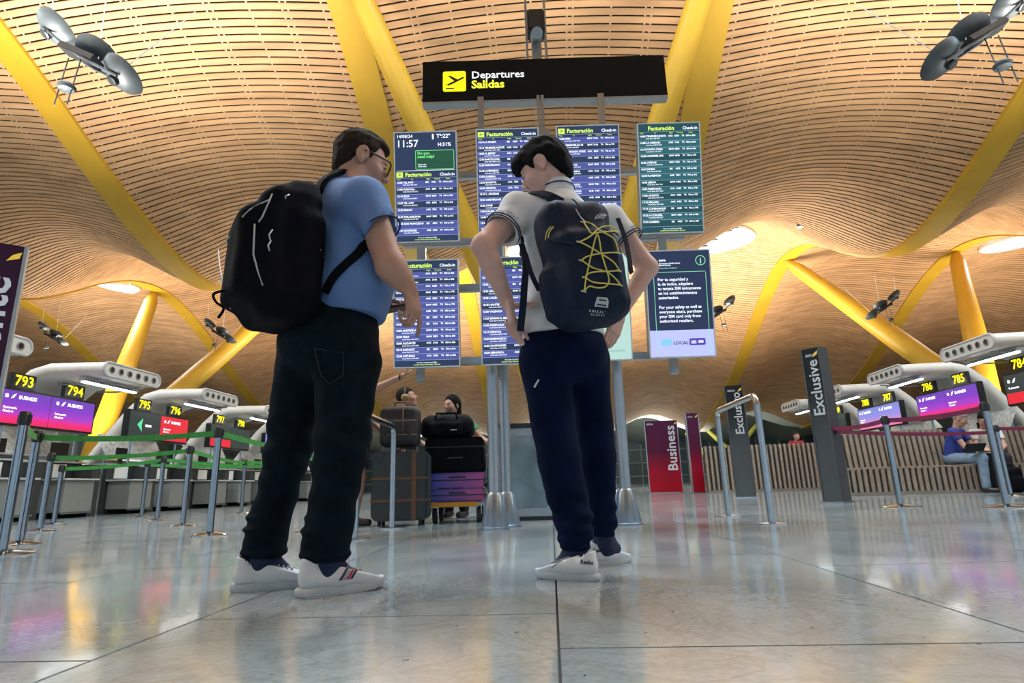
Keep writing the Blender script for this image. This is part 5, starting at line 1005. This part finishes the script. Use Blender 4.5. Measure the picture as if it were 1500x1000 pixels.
w1 = figure('woman in a black sleeveless top and shorts pointing right, beside the grey suitcase', W(p[0]-.06, 6.05), SR, 1.75*hz/1.61, dict(RS=(.06, -.17, 1.40), RE=(.27, -.2, 1.47), RW=(.50, -.2, 1.58), LE=(.06, .22, 1.14), LW=(.22, .2, 1.0), RK=(.05, -.08, .5), LK=(-.04, .1, .5), LA=(-.14, .1, .09), RA=(0.0, -.09, .09)), BLK, BLK, BLACK, HAIRB, long_hair=True, look=(1, .1, .1), shorts=True, tank=True)
mb = MB(); sw_ = 1*hz/1.61; mb.tube([Vector((.47*sw_+.0, -.2*sw_+.03*math.cos(a), 1.567*sw_+.03*math.sin(a))) for a in np.linspace(0, 2*PI, 13)], .009, 5, cap=False); mb.build('wristband', BLACK, w1, smooth=True)
p = J(588, 700, 6.95); hz = J(588, 583, 6.95)[2]
w2 = figure('person in a dusty pink top with headphones round the head behind the tan-trimmed holdall', W(p[0], 6.95), SR, 1.72, stoop(hz, 1.72, .05), PNK, BLK, BLACK, HAIRBR, skin=SKIN, look=(.95, .0, .25), tank=True)
sz = 1.72/1.75; hd = hz/sz; mb = MB(); mb.lathe([(.02, -.02), (.045, -.015), (.045, .015), (.02, .02)], 14, Matrix.Translation(Vector((.045*sz, -.1*sz, (hd-.01)*sz))) @ Matrix.Rotation(PI/2, 4, 'X')); mb.build('headphone_cup', mat('cup tan', (.25, .18, .06), .5), w2, smooth=True)
mb = MB(); mb.tube([Vector((.04*sz, .1*sz*math.cos(a)*-1, (hd+.13*math.sin(a))*sz)) for a in np.linspace(0, PI, 15)], .01, 6); mb.build('headphone_band', BLACK, w2, smooth=True)
p = J(664, 700, 7.1); hz = J(664, 595, 7.1)[2]
figure('long-haired woman in a green t-shirt behind the luggage trolley', W(p[0]+.03, 7.1), SR-PI*.62, 1.74, dict(stoop(hz, 1.74, .1), LE=(.02, .36, hz-.42), LW=(.1, .56, hz-.50)), GRN, BLK, BLACK, HAIRB, skin=SKIN, long_hair=True, look=(1, -.15, -.05))
def seated(label, X, Y, rz, H, shirt, tr, sh, hm, lean, look, sk, long_hair=False, arms=.38):
    s = 1.75/H; zs = .50*s; hx = lean
    return figure(label, (X, Y, 0), rz, H, dict(pel=(0, 0, zs+.1), ch=(hx*.55, 0, zs+.40), nb=(hx*.95, 0, zs+.60), hc=(hx*1.25+.03, 0, zs+.75), LS=(hx*.85, .18, zs+.53), RS=(hx*.85, -.18, zs+.53), LE=(hx+.12, .2, zs+.27), RE=(hx+.12, -.2, zs+.27), LW=(hx+.3, .08, zs+.2), RW=(hx+.3, -.06, zs+.22),
        LH=(.05, .1, zs+.08), RH=(.05, -.1, zs+.08), LK=(.46, .12, zs+.07), RK=(.46, -.12, zs+.07), LA=(.46, .12, .09), RA=(.44, -.13, .09)), shirt, tr, sh, hm, skin=sk, look=look, long_hair=long_hair)
c = HY(1396, 640, 10.9); seated('grey-haired man in a blue polo and light jeans seated on the slatted bench', c.x-.05, 10.95, math.radians(-52), 1.78, POLB, LJ, BLACK, GRH, .16, (1, .1, -.6), SKIN)
c2 = HY(1436, 640, 10.9); seated('dark-haired person in a white blouse seated reading beside the man in blue', c2.x+.12, 11.0, math.radians(-108), 1.72, WHT, BLK, BLACK, HAIRB, .14, (1, -.2, -.6), SKIN)
tb = thing('tablet', 'dark tablet held by the person in the white blouse', 'tablet', HY(1428, 655, 10.45), math.radians(-100)); mb = MB(); mb.box((-.1, -.15, -.006), (.1, .15, .006), Matrix.Rotation(-.7, 4, 'Y')); mb.build('case', DARKM, tb, bevel=.003); mb = MB(); mb.box((-.09, -.14, .006), (.09, .14, .008), Matrix.Rotation(-.7, 4, 'Y')); mb.build('glass', BLACK, tb)
rk = thing('rucksack', 'dark rucksack on the floor between the seated couple\'s feet', 'bag', (c2.x-.1, 10.25, 0), 0.2); S = Sdf(); S.box((0, 0, .2), (.15, .1, .2), .07); S.box((0, -.09, .14), (.11, .04, .11), .035, None, .03); sdf_obj('body', S, .012, PK, rk, disp=wob(.006, 18, 6)); mb = MB(); mb.tube([(-.03, 0, .39), (-.03, 0, .44), (.03, 0, .44), (.03, 0, .39)], .01, 6); mb.build('handle', PK, rk)
for px, py, Y, sh, hm, l, rz in ((1168, 655, 17.5, REDC, HAIRBR, 'distant person in a red t-shirt beyond the far slatted bench', -1.4), (1236, 648, 18.3, WHT, HAIRB, 'distant person in a pale top beyond the far bench right of the dark pylon', 2.0)):
    c = HY(px, py, Y); figure(l, (c.x, Y, 0), rz, 1.62, {}, sh, BLK, BLACK, hm, h=.02)
# ================================================================== LUGGAGE
GSU = mat('slate suitcase', (.022, .032, .036), .5, var=.1, scale=8); TAN = mat('tan leather', (.13, .06, .035), .6, var=.15, scale=20); BSU = mat('black luggage cloth', (.003, .0035, .006), .8, var=.3, scale=30, bump=.15, spec=.12)
def Bx(d, x0, y0, x1, y1): a = J(x0, y1, d); b = J(x1, y0, d); return (a[0], a[2], b[0], b[2])
a = Bx(5.95, 545, 658, 629, 768); w_s, h_s = a[2]-a[0], a[3]-0.0
t = thing('suitcase', 'large upright slate-grey suitcase with tan straps behind the steel hoop', 'suitcase', W((a[0]+a[2])/2, 6.0), SR, 'luggage of the group')
mb = MB(); mb.rbox((-w_s/2, -.15, .05), (w_s/2, .15, h_s-.02), .07, n=5); mb.build('shell', GSU, t, bevel=.025, smooth=.8)
for z in (h_s*.33, h_s*.62): mb = MB(); mb.box((-w_s/2-.004, -.156, z-.012), (w_s/2+.004, .156, z+.012)); mb.build('trim_band', TAN, t, bevel=.004)
mb = MB(); mb.box((w_s/2-.16, -.158, .05), (w_s/2-.11, .158, h_s-.015)); mb.build('leather_strap', TAN, t, bevel=.004)
for x in (-1, 1): mb = MB(); mb.rbox((x*(w_s/2-.06)-.07, -.157, h_s-.12), (x*(w_s/2-.06)+.065, -.12, h_s-.015), .05); mb.build('corner_guard', DARKM, t)
for x in (-1, 1):
    for y in (-.09, .09): mb = MB(); mb.cyl((x*(w_s/2-.08)-.012, y, .03), (x*(w_s/2-.08)+.012, y, .03), .03, n=14); mb.build('wheel', RUBBER, t, smooth=.6)
mb = MB(); mb.tube([(-.02, -.02, h_s-.02), (-.02, -.02, h_s+.025), (.14, -.02, h_s+.025), (.14, -.02, h_s-.02)], .012, 6); mb.build('carry_handle', TAN, t)
mb = MB(); mb.lathe([(.03, 0), (.028, .008)], 14, Matrix.Translation((-.05, -.15, h_s*.47)) @ Matrix.Rotation(PI/2, 4, 'X')); mb.build('round_badge', TAN, t)
b = Bx(5.95, 556, 598, 614, 660); bw, bh = b[2]-b[0], b[3]-b[1]
t = thing('holdall', 'dark holdall with tan piping standing on the slate-grey suitcase', 'bag', W((b[0]+b[2])/2, 6.0, h_s+.03), SR, 'luggage of the group')
S = Sdf(); S.box((0, 0, bh/2), (bw/2, .13, bh/2), .07); S.box((-.01, -.11, bh*.38), (bw*.4, .04, bh*.28), .035, None, .02); sdf_obj('body', S, .01, mat('dark leather', (.009, .008, .009), .6, var=.2, scale=12), t, disp=wob(.003, 18, 9))
for z in (.28, .62): mb = MB(); mb.tube([(-bw/2, -.06, bh*z), (-bw/2+.03, -.135, bh*z), (0, -.16 if z < .5 else -.14, bh*z), (bw/2-.03, -.135, bh*z), (bw/2, -.06, bh*z)], .006, 6); mb.build('piping', TAN, t, smooth=True)
mb = MB(); mb.tube([(.05, -.14, bh*.3), (.05, -.145, bh*.6), (.05, -.14, bh*.85), (.05, -.08, bh)], .008, 6); mb.build('strap', TAN, t, smooth=True)
mb = MB(); mb.tube([(-.07, 0, bh-.01), (-.06, 0, bh+.05), (.06, 0, bh+.05), (.07, 0, bh-.01)], .011, 6); mb.build('handle', TAN, t, smooth=True)
# trolley with its load
q0 = J(629, 700, 6.3)[0]; q1 = J(713, 700, 6.3)[0]; tw = q1-q0; uc = (q0+q1)/2
tr = thing('luggage_trolley', 'airport luggage trolley with an orange bumper under the stacked bags', 'trolley', W(uc, 6.35), SR)
mb = MB(); mb.rbox((-tw/2, -.26, .17), (tw/2, .26, .20), .012); mb.build('platform', GREYM, tr)
mb = MB(); mb.rbox((-tw/2-.01, -.285, .16), (tw/2-.08, -.262, .205), .015); mb.build('bumper', mat('orange bumper', (.5, .22, .01), .5), tr)
for x, y in ((-tw/2+.08, -.18), (tw/2-.08, -.18), (-tw/2+.1, .18), (tw/2-.08, .18)):
    mb = MB(); mb.cyl((x-.02, y, .075), (x+.02, y, .075), .075, n=18); wl_ = mb.build('wheel', RUBBER, tr, smooth=.6); mb = MB(); mb.box((x-.03, y-.02, .08), (x-.022, y+.02, .17)); mb.box((x+.022, y-.02, .08), (x+.03, y+.02, .17)); mb.build('fork', STEEL, wl_)
for x in (tw/2+.03,): mb = MB(); mb.tube([(x, -.2, .2), (x+.01, -.1, .6), (x+.02, 0, 1.0), (x+.02, .2, 1.02), (x, .24, .2)], .016, 8); mb.build('push_frame', mat('teal tube', (.02, .09, .10), .4, .4), tr, smooth=True)
mb = MB(); mb.box((tw/2+.01, -.2, .3), (tw/2+.03, .2, .55)); mb.build('side_plate', mat('teal tube', (.02, .09, .10)), tr)
z0 = .21; z1 = J(670, 715, 6.1)[2]; z2 = J(670, 691, 6.1)[2]; z3 = J(670, 640, 6.1)[2]; z4 = J(650, 608, 6.1)[2]
GR = gmat('blue to pink print', [(0, (.03, .10, .45)), (1, (.42, .10, .30))], -tw/2, tw/2)
_nt = GR.node_tree; _s = [n for n in _nt.nodes if n.type == 'SEPXYZ'][0]; _m = [n for n in _nt.nodes if n.type == 'MAP_RANGE'][0]; _nt.links.new(_s.outputs['X'], _m.inputs['Value'])
for k, (za, zb2, l) in enumerate(((z0, z1-.005, 'blue and pink glossy suitcase lying lowest on the trolley'), (z1+.005, z2-.005, 'blue and violet suitcase lying second on the trolley under the black one'))):
    t = thing('suitcase', l, 'suitcase', W(uc, 6.35, za), SR, 'luggage of the group'); hh = zb2-za; mb = MB(); mb.rbox((-tw/2+.005, -.24, 0), (tw/2-.02, .24, hh), .035, n=4); mb.build('shell', GR, t, bevel=.015, smooth=.8)
    mb = MB(); mb.box((-tw/2, -.244, hh*.5-.006), (tw/2-.015, .244, hh*.5+.006)); mb.build('zip_band', DARKM, t); mb = MB(); mb.tube([(-.07, -.245, hh*.7), (-.06, -.265, hh*.7), (.08, -.265, hh*.7), (.09, -.245, hh*.7)], .008, 6); mb.build('carry_handle', BLACK, t)
    for x in (-.2, .15): mb = MB(); mb.cyl((tw/2-.02, x, .03), (tw/2+.0, x, .03), .025, n=12); mb.build('wheel', RUBBER, t)
t = thing('suitcase', 'big black suitcase lying on top of the blue and violet one', 'suitcase', W(uc-.01, 6.35, z2), SR, 'luggage of the group'); hh = z3-z2; mb = MB(); mb.rbox((-tw/2-.01, -.25, 0), (tw/2-.01, .25, hh), .04, n=4); mb.build('shell', BSU, t, bevel=.02, smooth=.8)
mb = MB(); mb.box((-tw/2-.014, -.254, hh*.72-.005), (tw/2-.006, .254, hh*.72+.005)); mb.build('zip_band', DARKM, t); mb = MB(); mb.tube([(-.08, -.255, hh*.4), (-.07, -.275, hh*.4), (.07, -.275, hh*.4), (.08, -.255, hh*.4)], .009, 6); mb.build('carry_handle', BLACK, t)
b = Bx(6.2, 614, 609, 690, 641); bw = b[2]-b[0]; bh = z4-z3
t = thing('holdall', 'soft black travel bag on top of the big black suitcase', 'bag', W((b[0]+b[2])/2+.02, 6.3, z3), SR, 'luggage of the group'); S = Sdf(); S.box((0, 0, bh*.5), (bw/2, .2, bh*.5), .09); S.cap((-bw/2+.1, 0, bh*.8), (bw/2-.12, 0, bh*.85), .07, .06, .05); S.box((0, -.19, bh*.4), (bw*.3, .04, bh*.3), .03, None, .03); sdf_obj('body', S, .012, BSU, t, disp=wob(.008, 14, 12))
mb = MB(); mb.tube([(-.12, -.16, bh*.8), (-.1, -.2, bh+.02), (.1, -.2, bh+.02), (.12, -.16, bh*.8)], .012, 6); mb.build('handle', BSU, t, smooth=True); mb = MB(); mb.box((.05, -.235, bh*.3), (.12, -.229, bh*.34)); mb.build('name_tag', mat('tag white', (.5, .5, .5), .6), t)
# ------------------------------------------------------------------ bring the draft to metric size
for o in list(scene.objects):
    if o.parent is None and o is not cam:
        o.location = Vector(o.location)*K; o.scale = Vector(o.scale)*K
        if o.type == 'LIGHT': o.data.energy *= K*K
